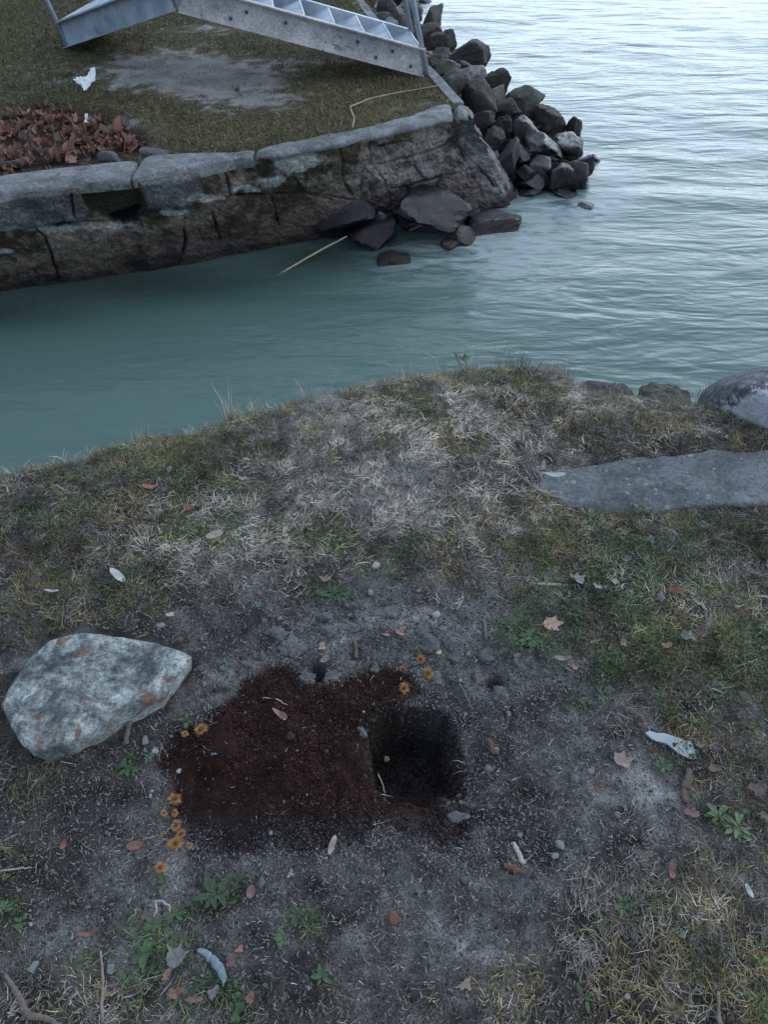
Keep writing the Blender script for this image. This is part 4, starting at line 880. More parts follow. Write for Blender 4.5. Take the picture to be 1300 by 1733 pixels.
def leaf_mesh(kind, size, seed, curl=.25, fold=0.0, asp=.5):
    r_ = np.random.default_rng(seed); nt_, nr = 60, 6; th = np.linspace(0, 2*pi, nt_, endpoint=False)
    if kind == 'maple':
        R = np.zeros(nt_)
        for a, l, wd in ((pi/2, 1.0, .30), (pi/2+.95, .92, .30), (pi/2-.95, .92, .30), (pi/2+1.95, .62, .33), (pi/2-1.95, .62, .33)):
            l = l*(1+.15*(r_.random()-.5)); d = np.abs((th-a+pi) % (2*pi)-pi); R = np.maximum(R, l*np.exp(-(d/(wd*1.35))**1.3)); 
        R = np.maximum(R, .60); R *= 1+.05*np.sin(th*13+seed)+.05*(r_.random(nt_)-.5)
    elif kind == 'ovate':
        x = np.cos(th-pi/2); y = np.sin(th-pi/2); R = 1/np.sqrt((x)**2+(y/asp)**2); R *= 1+.04*(r_.random(nt_)-.5); R *= (1+.12*np.maximum(0, np.cos(th-pi/2))**8)
    else:  # torn piece
        R = .62+.28*fbm(np.cos(th)*1.6+seed, np.sin(th)*1.6, 0, seed, 3)*2+.08*(r_.random(nt_)-.5); R = R*(1-.3*np.abs(np.cos(th)))
    V = [[0, 0, 0]]; Fc = []
    for r in np.linspace(0, 1, nr+1)[1:]:
        V += list(np.stack([np.cos(th)*R*r, np.sin(th)*R*r, 0*th], -1))
    V = np.array(V)*size
    X_, Y_ = V[:, 0]/size, V[:, 1]/size; a = r_.uniform(0, pi)
    q = X_*cos(a)+Y_*sin(a)
    z = curl*(q*q*.8+.35*np.hypot(X_, Y_)**2)+.16*curl*4*fbm(X_*1.8+seed, Y_*1.8, 0, seed, 3)*.8
    z += fold*np.abs(X_)
    V[:, 2] = z*size; V[:, :2] *= (1-.25*min(curl, 1))
    for k in range(nt_): Fc.append((0, 1+k, 1+(k+1) % nt_))
    for r in range(nr-1):
        for k in range(nt_):
            k2 = (k+1) % nt_; Fc.append((1+r*nt_+k, 1+(r+1)*nt_+k, 1+(r+1)*nt_+k2, 1+r*nt_+k2))
    V[:, 2] -= np.percentile(V[:, 2], 15)
    # stalk
    if kind == 'maple':
        sv, sf = tube([(0, -.4*size, 0.002), (.03*size, -.9*size, .002), (.1*size, -1.35*size, .004)], [.0009, .0008, .0006], 5); k0 = len(V)
        V = np.vstack([V, np.array(sv)]); Fc += [tuple(i+k0 for i in f) for f in sf]
    return V, Fc
def leaf(u, v, r_px, kind, mat, label, seed, rz=None, curl=.3, far=False, asp=.5, fold=0, tilt=None, name='fallen_leaf', cat='leaf', group=None, lift=.004):
    p = (GF if far else G)(u, v); s = depth(p)/F*r_px*1.05; lift = lift+(.009 if (lift < .01 and not inpoly(np.array([float(u)]), np.array([float(v)]), [(330, 1000), (900, 1000), (1000, 1250), (900, 1600), (100, 1600), (100, 1320)])[0]) else 0); V, Fc = leaf_mesh(kind, s, seed, curl, fold, asp)
    r_ = np.random.default_rng(seed+5); tl = r_.uniform(-.3, .3, 2) if tilt is None else tilt
    Rm = rotm(tl[0], tl[1], r_.uniform(0, 6.28) if rz is None else rz); V = V@Rm.T
    V[:, 2] -= min(0, np.percentile(V[:, 2], 3))
    o = mesh_obj(name, V, Fc, M[mat]); o.location = p+np.array([0, 0, lift]); return tag(o, label, cat, group)
LV = [ # u,v,r,kind,mat,label,rz,curl,asp
 (1050, 1294, 24, 'maple', 'l_tan', 'pale tan lobed leaf lying on bare soil below the long whitish flake', .4, .25, .5),
 (932, 1062, 22, 'maple', 'l_pink', 'pinkish tan lobed leaf in the grass right of the diggings', 1.6, .35, .5),
 (1053, 1093, 15, 'torn', 'l_red2', 'curled pink leaf near the crossing of grass and straw at the right', 0, .5, .5),
 (678, 1071, 17, 'torn', 'l_red2', 'bright salmon leaf standing on the earth rim above the hole', .3, .5, .5),
 (655, 1077, 12, 'torn', 'l_pink', 'small folded leaf touching the bright salmon leaf', 1.2, .7, .5),
 (545, 1096, 15, 'torn', 'l_pink', 'upper half buried pinkish leaf above the small dark burrow', 2.2, .4, .5),
 (551, 1117, 15, 'torn', 'l_pink', 'lower pinkish leaf hanging over the small dark burrow', .8, .4, .5),
 (478, 1214, 17, 'ovate', 'l_pink', 'twisted narrow pinkish leaf on the brown peat', -1.0, .9, .35),
 (562, 1433, 17, 'ovate', 'l_tan', 'pointed upright brown leaf at the lower edge of the peat', .3, .6, .35),
 (291, 1046, 13, 'torn', 'l_pink', 'small pale pink leaf above the large flat white stone', 1.4, .2, .5),
 (202, 981, 17, 'ovate', 'l_white', 'pale grey pointed leaf in the grass at the left', -.9, .25, .38),
 (90, 1006, 13, 'ovate', 'l_white', 'thin white leaf sliver at the far left of the near bank', -1.4, .2, .25),
 (320, 868, 22, 'torn', 'l_rust', 'curled reddish brown leaf left of the middle of the near bank', 1.3, .6, .35),
 (363, 911, 14, 'ovate', 'l_tan', 'oval tan leaf on green grass below the curled reddish leaf', 1.2, .2, .55),
 (255, 830, 14, 'ovate', 'l_rust', 'dark rusty leaf near the left shore of the near bank', 1.4, .4, .4),
 (288, 800, 12, 'torn', 'l_grey', 'small greyish leaf near the left shore grass', .2, .5, .5),
 (413, 815, 12, 'torn', 'l_tan', 'tan scrap of leaf between two short stalks', 1, .4, .5),
 (1145, 1006, 14, 'ovate', 'l_rust', 'small bright rusty orange leaf in the grass at the right', -1.3, .3, .45),
 (975, 988, 20, 'maple', 'l_grey', 'greyish lobed leaf right of the short pale reed piece', .2, .5, .5),
 (1008, 998, 16, 'torn', 'l_grey', 'grey brown leaf next to the greyish lobed leaf', 2, .5, .5),
 (1040, 990, 15, 'torn', 'l_tan', 'tan torn leaf half hidden in grass at the right', 1, .5, .5),
 (1117, 1018, 17, 'torn', 'l_grey', 'grey crumpled leaf beside the rusty orange leaf', .5, .6, .5),
 (1098, 922, 14, 'torn', 'l_grey', 'grey crumpled leaf below the sunken grey slab', .5, .6, .5),
 (1060, 952, 13, 'torn', 'l_grey', 'small grey leaf above the group of tan leaves', 1.5, .6, .5),
 (1165, 1086, 26, 'torn', 'l_grey', 'large grey brown leaf lying flat at the right of the bank', 1.9, .45, .5),
 (1180, 1075, 19, 'torn', 'l_brown', 'brown leaf overlapping the large grey brown leaf', .3, .45, .5),
 (1128, 1098, 13, 'torn', 'l_pink', 'small pinkish scrap left of the large grey brown leaf', 1.3, .4, .5),
 (972, 1135, 13, 'torn', 'l_red2', 'small dark pink leaf at the border of grass and bare soil', 1.3, .5, .5),
 (948, 1120, 15, 'ovate', 'l_tan', 'slim tan leaf just left of the small dark pink leaf', 1.5, .3, .3),
 (549, 986, 15, 'torn', 'l_pink', 'pale pink leaf above the thrown up earth', 1.5, .3, .5),
 (708, 1001, 10, 'torn', 'l_red2', 'tiny reddish leaf upper right of the pale pink one', 1.5, .3, .5),
 (487, 1056, 14, 'torn', 'l_brown', 'dull brown leaf on the crumbly grey earth', 1.1, .3, .5),
 (1008, 1338, 18, 'ovate', 'l_brown', 'narrow curled dark leaf on pale bare soil', .4, .7, .3),
 (1000, 1308, 12, 'torn', 'l_grey', 'small round grey leaf up left of the narrow curled one', .4, .2, .5),
 (1208, 1304, 15, 'torn', 'l_brown', 'oval brown leaf right of the forked stick', 1.5, .3, .5),
 (1278, 1340, 26, 'torn', 'l_brown', 'large dark leaf at the right edge beside the weeds', .9, .35, .5),
 (1290, 1385, 19, 'torn', 'l_brown', 'second dark leaf at the right edge below the large one', .2, .35, .5),
 (1168, 1380, 18, 'torn', 'l_brown', 'flat brown leaf below the forked stick', 1.5, .15, .4),
 (1180, 1268, 12, 'torn', 'l_grey', 'small grey leaf beside the end of the whitish flake', 1.5, .4, .5),
 (1135, 1480, 18, 'ovate', 'l_red2', 'rosy curled leaf in the straw at the lower right', .3, .7, .35),
 (1265, 1512, 11, 'ovate', 'l_white', 'small cream oval leaf at the lower right', -.2, .3, .4),
 (300, 1625, 27, 'maple', 'l_grey', 'large greyish lobed leaf among weeds at the lower left', .2, .3, .5),
 (284, 1654, 16, 'torn', 'l_red2', 'pinkish red leaf just below the greyish lobed leaf', .5, .2, .5),
 (297, 1684, 20, 'torn', 'l_red', 'dark red brown leaf below the pinkish red one', 1.5, .3, .5),
 (392, 1628, 18, 'torn', 'l_brown', 'dark shiny brown leaf right of the curved blue grey strip', .3, .2, .6),
 (408, 1608, 13, 'torn', 'l_red', 'small reddish leaf above the dark shiny one', .9, .3, .5),
 (424, 1694, 15, 'torn', 'l_red', 'reddish leaf at the bottom right of the weeds', .4, .4, .5),
 (362, 1685, 21, 'torn', 'l_grey', 'grey ragged leaf below the curved blue grey strip', .4, .3, .5),
 (330, 1695, 15, 'ovate', 'l_brown', 'narrow brown leaf between the red brown and grey ragged leaves', 1.5, .3, .3),
 (245, 1548, 14, 'torn', 'l_brown', 'brown leaf under the pair of pale curved stems', .4, .4, .5),
 (152, 1583, 20, 'ovate', 'l_rust', 'thin rusty leaf at the lower left on bare soil', 1.3, .4, .22),
 (228, 1433, 13, 'ovate', 'l_red', 'dull red leaf left of the row of orange seed tufts', 1.3, .15, .55),
 (108, 1431, 8, 'ovate', 'l_rust', 'tiny rusty leaf on the bare soil at the left', .3, .4, .6),
 (788, 1671, 22, 'torn', 'l_tan', 'fan shaped brown wood chip near the bottom middle', 1.1, .15, .5),
 (1060, 1690, 10, 'torn', 'l_tan', 'small pale brown scrap near the bottom right', 1.1, .3, .5),
 (493, 1480, 13, 'torn', 'l_grey', 'small grey curled leaf below the peat', .7, .5, .5),
 (425, 1512, 11, 'ovate', 'l_brown', 'round brown leaf at the right of the broad leaved weed', .1, .3, .7),
 (645, 850, 9, 'ovate', 'l_tan', 'tiny tan leaf in the pale straw at mid bank', 1.1, .3, .5),
 (120, 128, 11, 'torn', 'l_red2', 'reddish leaf left of the white paper on the far bank', .7, .4, .5),
 (277, 160, 12, 'torn', 'l_pink', 'pinkish leaf on the bare patch of the far bank', .7, .4, .5),
 (402, 160, 12, 'torn', 'l_brown', 'brown standing leaf on the far bank below the stair', .7, .9, .5),
 (528, 165, 11, 'torn', 'l_brown', 'dark brown leaf in the far grass left of the broken reed', .7, .6, .5),
 (506, 148, 9, 'torn', 'l_tan', 'tan leaf crumb in the far grass near the stair', .7, .6, .5),
 (449, 114, 9, 'torn', 'l_red2', 'small red leaf in the shadow under the stair', .7, .6, .5),
 (83, 62, 9, 'torn', 'l_red2', 'tiny red leaf at the foot of the ramp', .7, .6, .5),
 (135, 3, 10, 'torn', 'l_red2', 'small red leaf behind the ramp at the top of the picture', .7, .4, .5),
]
for i, (u_, v_, r, kd, mt, lb, rz, cl, asp) in enumerate(LV):
    leaf(u_, v_, r, kd, mt, lb, 600+i, -rz, cl, far=(v_ < 330), asp=asp, group='dead leaves lying loose on the ground')
# the drift of leaves
r_ = np.random.default_rng(12); drift = [(-60, 300), (-60, 205), (0, 205), (35, 198), (80, 180), (110, 195), (150, 205), (190, 222), (235, 235), (240, 255), (190, 262), (135, 276), (60, 290), (0, 300)]
protos = [leaf_mesh(kd, 1.0, 900+i, cl) for i, (kd, cl) in enumerate([('maple', .7), ('maple', 1.0), ('torn', .8), ('torn', 1.2), ('ovate', .9), ('maple', .5), ('torn', .6), ('ovate', 1.3)])]
pm_ = {}
for mt in ('l_red', 'l_red2', 'l_brown', 'l_rust'):
    for i, (V, Fc) in enumerate(protos):
        o = mesh_obj('dry_leaf', V, Fc, M[mt]); pm_[(mt, i)] = o.data; bpy.data.objects.remove(o)
cnt = 0
while cnt < 270:
    u_, v_ = r_.uniform(-60, 245), r_.uniform(178, 302)
    if not inpoly(np.array([u_]), np.array([v_]), drift)[0]: continue
    mt = r_.choice(['l_red', 'l_brown', 'l_red2', 'l_brown', 'l_rust'], p=[.34, .16, .22, .2, .08]); 
    o = bpy.data.objects.new('dry_leaf', pm_[(mt, int(r_.integers(8)))]); sc.collection.objects.link(o)
    p = GF(u_, v_); s = r_.uniform(.036, .068); o.location = (p[0], p[1], p[2]+r_.uniform(.0, .04)*min(1, min(abs(u_-250), 60)/60)); o.scale = (s, s, s)
    o.rotation_euler = (r_.normal(0, .55), r_.normal(0, .55), r_.uniform(0, 6.28))
    tag(o, 'curled red brown leaf in the leaf drift against the far wall', 'leaf', 'leaves of the drift behind the far wall'); cnt += 1
# dead leaves lying at random in small number on near bank already listed; fine scraps belong to the litter

# ------------------------------------------------------------ sticks, reeds, stems
M['bark'] = plain_mat('grey_bark', (.13, .105, .09), .85, .45, 90); M['reed'] = plain_mat('dry_reed', (.33, .27, .19), .6, .3, 50); M['palewood'] = plain_mat('pale_wood', (.32, .305, .28), .7, .3, 70)
M['twigred'] = plain_mat('reddish_stem', (.22, .17, .16), .7, .3, 70); M['cone'] = plain_mat('rusty_catkin', (.135, .068, .045), .8, .5, 150, bd=.004); M['pipe'] = plain_mat('black_pipe', (.02, .02, .022), .5, .3, 10)
def stick(name, pts, rad, mat, label, far=False, lift=.004, cat='stick', n=7, jit=.25, flat=1.0, group=None, zs=None, seed=1):
    W = []
    for i, (u_, v_) in enumerate(pts):
        p = (GF if far else G)(u_, v_) if zs is None else P(u_, v_, zs[i]); W.append(p+np.array([0, 0, lift if zs is None else 0]))
    # subdivide with small wobble
    Q_ = []; rr = []; r_ = np.random.default_rng(seed); rad_ = rad if hasattr(rad, '__len__') else [rad]*len(W)
    for i in range(len(W)-1):
        for k in range(5):
            f = k/5; Q_.append(W[i]*(1-f)+W[i+1]*f+r_.normal(0, .0006, 3)*(0 if k == 0 else 1)); rr.append(rad_[i]*(1-f)+rad_[i+1]*f)
    Q_.append(W[-1]); rr.append(rad_[-1]); V, Fc = tube(Q_, rr, n, jit, seed, flat); l = tuple(W[0])
    o = mesh_obj(name, V, Fc, M[mat], loc=l); return tag(o, label, cat, group)
stick('reed_stalk', [(597, 225), (600, 210), (593, 190), (625, 176), (680, 164), (740, 154)], [.004, .004, .0045, .004, .003, .002], 'reed', 'long broken dry reed bent over the far grass edge', far=True, lift=.03, cat='reed')
stick('reed_stalk', [(470, 466), (500, 448), (545, 422), (587, 400)], [.005, .006, .006, .004], 'reed', 'dry reed stalk slanting out of the dark water by the wall', zs=[-.61, -.585, -.55, -.52], cat='reed')
stick('reed_stalk', [(693, 390), (715, 381), (735, 372)], .004, 'reed', 'short reed stuck at the dark foot of the large wet boulder', zs=[-.58, -.55, -.50], cat='reed')
stick('reed_stalk', [(642, 362), (668, 348), (694, 336)], .003, 'bark', 'thin brown reed leaning left of the large wet boulder', zs=[-.50, -.46, -.42], cat='reed')
stick('reed_stalk', [(910, 990), (950, 991)], .004, 'palewood', 'short flat pale reed piece lying level in the grass', flat=.5, cat='reed')
stick('reed_stalk', [(1276, 1010), (1310, 1014)], .004, 'palewood', 'short pale stalk cut by the right edge of the picture', cat='reed')
stick('twig', [(550, 897), (565, 880), (580, 862)], [.004, .004, .003], 'bark', 'dark twig lying diagonally in mid bank above the thrown up earth', cat='twig')
stick('twig', [(598, 912), (590, 922), (585, 925)], [.005, .004, .002], 'bark', 'knobbly dark twig end below the diagonal twig', cat='twig')
stick('twig', [(510, 903), (516, 880), (530, 868)], [.0025, .0025, .002], 'palewood', 'pale crooked twig left of the dark diagonal twig', cat='twig')
stick('stick', [(1166, 1304), (1165, 1318), (1159, 1340), (1160, 1360)], [.006, .008, .0085, .007], 'bark', 'thick brown forked stick right of the pale bare soil', n=9, jit=.55)
fk = [o for o in sc.collection.objects if o.name.startswith('stick')][-1]; pa = G(1161, 1335)+np.array([0, 0, .006]); pb = G(1174, 1346)+np.array([0, 0, .014])
V, Fc = tube([pa, (pa+pb)/2+np.array([0, 0, .004]), pb], [.006, .005, .003], 7, .3); mesh_obj('side_branch', np.array(V)-np.array(fk.location), Fc, M['bark'], fk)
stick('wood_chip', [(868, 1427), (878, 1445), (887, 1464)], [.005, .0055, .005], 'palewood', 'narrow pale wood splinter pointing down right below the hole', flat=.5, cat='wood chip')
stick('twig', [(600, 1085), (603, 1102), (604, 1118)], [.004, .0045, .005], 'bark', 'short upright twig standing in the earth rim above the peat', cat='twig', lift=.008)
stick('twig', [(776, 1115), (800, 1090), (822, 1067)], [.0018, .002, .002], 'bark', 'thin twig running up to the short post shaped stub', cat='twig')
stick('twig', [(819, 1052), (821, 1070), (823, 1086)], [.004, .004, .004], 'bark', 'short grey stub of twig at the right of the thrown up earth', cat='twig', lift=.008)
stick('twig', [(778, 1160), (790, 1184), (800, 1204)], [.002, .0028, .002], 'bark', 'thin brown twig right above the hole', cat='twig', lift=.008)
stick('twig', [(224, 1212), (218, 1235), (214, 1262)], [.005, .006, .005], 'bark', 'grey stick poking from under the large flat stone', lift=.006, cat='twig')
stick('plant_stem', [(858, 792), (885, 815), (915, 838), (945, 848), (1010, 850)], [.002, .003, .0045, .004, .002], 'twigred', 'long pinkish stem curving round the left tip of the sunken grey slab', lift=.012, cat='stem')
stick('plant_stem', [(845, 728), (870, 748), (888, 755)], .002, 'bark', 'thin dark stem in the brown grass above the grey slab', lift=.010, cat='stem')
leaf(935, 819, 19, 'ovate', 'l_white', 'pale sliver of bark on the left tip of the sunken grey slab', 771, -1.35, .15, asp=.25, name='bark_sliver', cat='bark', lift=.035)
leaf(918, 800, 11, 'ovate', 'l_grey', 'upright grey bark sliver behind the left tip of the slab', 772, -.2, .15, asp=.3, name='bark_sliver', cat='bark', lift=.03)
stick('plant_stem', [(262, 1530), (275, 1528), (288, 1536), (290, 1548)], [.0018, .002, .002, .001], 'palewood', 'pale arched stem above the weeds at the lower left', lift=.012, cat='stem')
stick('plant_stem', [(266, 1532), (267, 1546), (262, 1556)], [.0018, .002, .001], 'palewood', 'short pale stem hanging from the pale arched stem', lift=.012, cat='stem')
stick('plant_stem', [(173, 1612), (177, 1660), (176, 1733)], [.002, .0025, .003], 'twigred', 'upright straw coloured stem at the lower left', lift=.012, cat='stem')
stick('plant_stem', [(10, 1650), (35, 1690), (50, 1722)], [.003, .006, .007], 'bark', 'thick dark root in the bottom left corner', lift=.008, cat='root')
stick('plant_stem', [(50, 1722), (80, 1725), (110, 1740)], [.006, .005, .003], 'bark', 'side root running right in the bottom left corner', lift=.010, cat='root')
stick('plant_stem', [(1214, 1680), (1214, 1710), (1216, 1735)], [.003, .003, .004], 'twigred', 'straight grey stem at the bottom right', lift=.01, cat='stem')
stick('plant_stem', [(640, 1312), (648, 1330), (652, 1345)], [.0015, .0015, .001], 'palewood', 'pale grass root curving at the left rim of the hole', cat='root', lift=.006)
stick('plant_stem', [(445, 1183), (470, 1186), (487, 1196)], [.001, .0015, .001], 'palewood', 'thin white rootlet above the twisted leaf on the peat', cat='root', lift=.006)
stick('plant_stem', [(0, 1477), (30, 1472), (55, 1470)], [.0015, .002, .001], 'palewood', 'thin pale stem at the left edge on bare soil', cat='stem', lift=.006)
stick('catkin', [(852, 1467), (866, 1470), (880, 1477), (888, 1478)], [.004, .007, .0065, .003], 'cone', 'orange brown catkin on the soil below the hole', cat='catkin', lift=.006, jit=.4)
stick('seed_pod', [(826, 1253), (831, 1266), (836, 1280)], [.003, .006, .004], 'cone', 'brown slim pod at the right rim of the hole', cat='seed pod', lift=.008)
# pale flake, curved strip
M['flake'] = plain_mat('whitish_flake', (.33, .36, .39), .75, .15, 40, bd=.001); M['bluestrip'] = plain_mat('blue_grey_strip', (.17, .215, .25), .7, .35, 60)
fo = [(1092, 1240), (1100, 1236), (1108, 1240), (1125, 1240), (1150, 1248), (1172, 1258), (1178, 1270), (1178, 1284), (1168, 1284), (1150, 1275), (1130, 1258), (1105, 1252)]
p0 = G(1135, 1260); slab('pale_flake', [P(u_, v_, p0[2]+.012) for u_, v_ in fo], p0[2]+.012, .008, 'flake', 'long whitish flat flake with a dark hole at the right', 480, cat='flake', edge=.004, rough=.0015, res=10)
stick('curved_strip', [(336, 1611), (350, 1616), (362, 1628), (374, 1642), (380, 1658), (380, 1668)], [.003, .006, .008, .008, .006, .002], 'bluestrip', 'curved blue grey strip of bark among the weeds at the lower left', lift=.012, cat='bark', n=10, flat=.5)
# pebbles
M['peb_w'] = plain_mat('white_pebble', (.27, .28, .29), .6, .2, 60); M['peb_g'] = plain_mat('grey_pebble', (.17, .185, .185), .7, .2, 60); M['peb_y'] = plain_mat('yellowish_pebble', (.42, .37, .24), .6, .2, 60); M['knob'] = plain_mat('rust_knob', (.14, .06, .04), .9, .4, 200, bd=.003)
M['clod'] = plain_mat('dry_clod', (.125, .125, .132), .95, .5, 90, bd=.012, bs=110)
def pebble(u, v, rx, ry, mat, label, seed, name='pebble', cat='pebble', cuts=3, sharp=6, rough=.03, hz=.6, far=False, group=None):
    p = (GF if far else G)(u, v); s = depth(p)/F*(.68 if name == 'pebble' else 1); q, Fc = rock_shape(seed, 3 if cuts < 6 else 5, cuts, sharp, rough); q = q/np.abs(q).max(0)
    q = q*np.array([rx*s, ry*s*1.15, min(rx, ry)*s*hz*1.3]); o = mesh_obj(name, q, Fc, M[mat]); o.location = p+np.array([0, 0, min(rx, ry)*s*hz*(.6 if rough < .2 else .15)]); o.rotation_euler = (0, 0, (seed % 5-2)*.2); return tag(o, label, cat, group)
PB = [(636, 960, 9, 10, 'peb_w', 'white rounded pebble in the middle of the near bank'), (57, 1636, 9, 12, 'peb_g', 'pale grey oval pebble at the lower left edge'), (187, 1642, 9, 11, 'peb_g', 'pale grey pebble beside the straw coloured stem'),
 (743, 1105, 7, 5, 'peb_y', 'small yellowish pebble on the earth rim'), (245, 1254, 8, 10, 'peb_g', 'grey pebble right below the large flat stone'), (262, 1272, 9, 5, 'peb_w', 'small whitish flat pebble below the grey one by the flat stone'),
 (302, 1305, 6, 5, 'peb_w', 'tiny white pebble at the left of the peat'), (257, 1339, 5, 4, 'peb_w', 'upper of two tiny pebbles beside the orange seed tufts'), (255, 1348, 4, 5, 'peb_w', 'lower of two tiny pebbles beside the orange seed tufts'),
 (52, 1565, 5, 5, 'peb_w', 'tiny white pebble on bare soil near the left edge'), (1225, 1367, 6, 5, 'peb_w', 'white pebble beside the broad green weed'), (948, 1432, 12, 10, 'peb_g', 'grey angular pebble below right of the hole'), (940, 1450, 10, 7, 'peb_g', 'flat grey pebble just below the angular one'),
 (773, 1438, 6, 6, 'peb_g', 'small grey pebble at the lower rim of the dug earth'), (738, 1042, 11, 7, 'peb_w', 'pale flat pebble at the top of the earth rim'), (1155, 1582, 8, 8, 'peb_g', 'pale pebble in the straw at the lower right'), (655, 1285, 8, 7, 'peb_y', 'pale stone down in the hole'),
 (1093, 862, 6, 4, 'peb_w', 'small pale pebble below the grey slab'), (458, 1410, 5, 5, 'peb_g', 'grey pebble in the lower peat')]
for i, (a, b_, c1, c2, mt, lb) in enumerate(PB): pebble(a, b_, c1, c2, mt, lb, 500+i)
o = bpy.data.objects[[q.name for q in sc.collection.objects if q.get('label') == 'pale stone down in the hole'][0]]; p = P(655, 1285, -.165); o.location = p
pebble(665, 1556, 11, 10, 'knob', 'rusty brown round knob on the bare soil near the bottom', 530, name='rusty_knob', cat='knob', cuts=6, rough=.06, hz=.8)
CL = [(500, 1100, 28, 24, 'large crumbly grey clod left of the small dark burrow'), (520, 1148, 17, 11, 'grey clod below left of the small dark burrow'), (559, 1145, 20, 12, 'pale grey clod right of the small dark burrow'), (556, 1070, 18, 13, 'faceted grey clod on top of the earth rim'), (552, 1045, 14, 9, 'small grey clod behind the faceted clod'),
 (592, 1126, 11, 9, 'small clod at the foot of the upright twig'), (636, 1132, 9, 8, 'round pale clod at the top of the peat'), (728, 1090, 19, 17, 'dark pointed grey clod left of the yellowish pebble'), (655, 1040, 32, 18, 'broad rounded clod behind the salmon leaf'), (712, 1068, 16, 12, 'grey clod right of the salmon leaf'),
 (765, 1112, 18, 9, 'low grey clod right of the yellowish pebble'), (740, 1150, 20, 15, 'grey clod above the hole by the round orange tuft'), (845, 1175, 17, 12, 'grey clod below the right hand burrow'), (806, 1170, 14, 10, 'clod left of the right hand burrow'), (820, 1112, 18, 12, 'clod above the right hand burrow'), (470, 1075, 20, 12, 'low clod above the large crumbly clod'),
 (775, 1385, 22, 11, 'pale grey lump at the lower right rim of the hole'), (600, 1065, 14, 9, 'small clod behind the upright twig'), (625, 1212, 12, 10, 'grey lump at the upper left rim of the hole'), (612, 1240, 9, 14, 'pale crumbly lump on the left rim of the hole')]
for i, (a, b_, c1, c2, lb) in enumerate(CL): pebble(a, b_, c1, c2, 'clod', lb, 540+i, name='earth_clod', cat='clod', cuts=6, sharp=9, rough=.38, hz=.45, group='earth clods round the hole')

# ------------------------------------------------------------ orange seed tufts
M['tuft'] = plain_mat('orange_down', (.50, .275, .12), .9, .4, 120, bd=0); M['tuftcore'] = plain_mat('tuft_core', (.28, .10, .04), .9, .4, 120)
TF = [(341, 1238, 13, 'bright orange seed tuft with a notch, nearest the large flat stone'), (313, 1244, 7, 'small pale orange tuft left of the notched one'), (297, 1355, 13, 'topmost round tuft of the column at the left of the peat'), (278, 1378, 7, 'small dull tuft to the left of the column'),
      (296, 1378, 8, 'small fluffy tuft second from the top of the column'), (299, 1399, 11, 'hollow tuft in the middle of the column'), (307, 1414, 9, 'ragged tuft resting on the largest one'), (297, 1430, 15, 'largest spiky orange tuft of the column'), (321, 1432, 6, 'tiny pale tuft right of the largest one'),
      (272, 1470, 11, 'lowest tuft, apart from the column, above the weeds'), (725, 1143, 13, 'round spiky orange tuft above the hole'), (684, 1168, 12, 'ragged bright orange tuft at the upper rim of the hole'), (712, 1119, 10, 'pale orange tuft up left of the round spiky one'), (681, 1134, 7, 'small yellowish tuft between the ragged and the pale one'), (275, 1415, 4, 'tiny yellow tuft left of the column')]
for i, (a, b_, r, lb) in enumerate(TF):
    p = G(a, b_); s = depth(p)/F*r; r_ = np.random.default_rng(700+i); n_ = 620 if r > 8 else 320
    root = empty('seed_tuft', tuple(p+np.array([0, 0, .004]))); root.rotation_euler = (r_.uniform(-.2, .2), r_.uniform(-.2, .2), 0); tag(root, lb, 'seed tuft', 'orange seed tufts strewn on the dug earth')
    V, Fc = [], []
    for k in range(n_):
        th = r_.uniform(0, 2*pi); el = r_.uniform(-.1, 1.5); L_ = s*r_.uniform(.45, 1.12)*(1+.14*sin(th*2+i)+.05*sin(th*5+2*i)); d = np.array([cos(th)*cos(el), sin(th)*cos(el), sin(el)*.95])
        sd = np.array([-sin(th), cos(th), 0])*.00035; m_ = d*L_*.55; e = d*L_+r_.normal(0, s*.08, 3); b0 = d*L_*.15; k0 = len(V)
        V += [b0-sd, b0+sd, m_+sd, m_-sd, e]; Fc += [(k0, k0+1, k0+2, k0+3), (k0+3, k0+2, k0+4)]
    mesh_obj('down', V, Fc, M['tuft'], root, smooth=False)
    q, Fc = rock_shape(710+i, 2, 4, 6, .1); mesh_obj('core', q*s*.42*np.array([1, 1, .6]), Fc, M['tuftcore'], root)

# ------------------------------------------------------------ weeds and dry tufts
def weed(u, v, r_px, n, label, mat='l_green', asp=.35, seed=0, group='green weeds on the near bank', upr=.35, name='weed'):
    p = G(u, v); s = depth(p)/F*r_px; r_ = np.random.default_rng(seed); V, Fc = [], []
    for k in range(n):
        th = k*2.4+r_.uniform(-.3, .3); L_ = s*r_.uniform(.35, 1.0); el = r_.uniform(.1, upr+.35); w_ = L_*asp*r_.uniform(.8, 1.1); off = r_.normal(0, s*.12, 2)
        m_ = 7; k0 = len(V); d = np.array([cos(th), sin(th)]); sd = np.array([-sin(th), cos(th)])
        for i in range(m_):
            f = i/(m_-1); wd = w_*.5*(sin(pi*min(1, f*.93+.04))**.7)*(.35 if f < .2 else 1); z = L_*(sin(el)*f-.55*f*f*sin(el)); rr = L_*f*cos(el*.6)
            c = np.array([off[0]+d[0]*rr, off[1]+d[1]*rr]); 
            for sgn, dz in ((-1, .12), (0, 0), (1, .12)): V.append([c[0]+sd[0]*wd*sgn, c[1]+sd[1]*wd*sgn, z+wd*dz*abs(sgn)*2+.003])
        for i in range(m_-1):
            a = k0+i*3; Fc += [(a, a+1, a+4, a+3), (a+1, a+2, a+5, a+4)]
    o = mesh_obj(name, V, Fc, M[mat]); o.location = p+np.array([0, 0, .002]); return tag(o, label, 'weed', group)
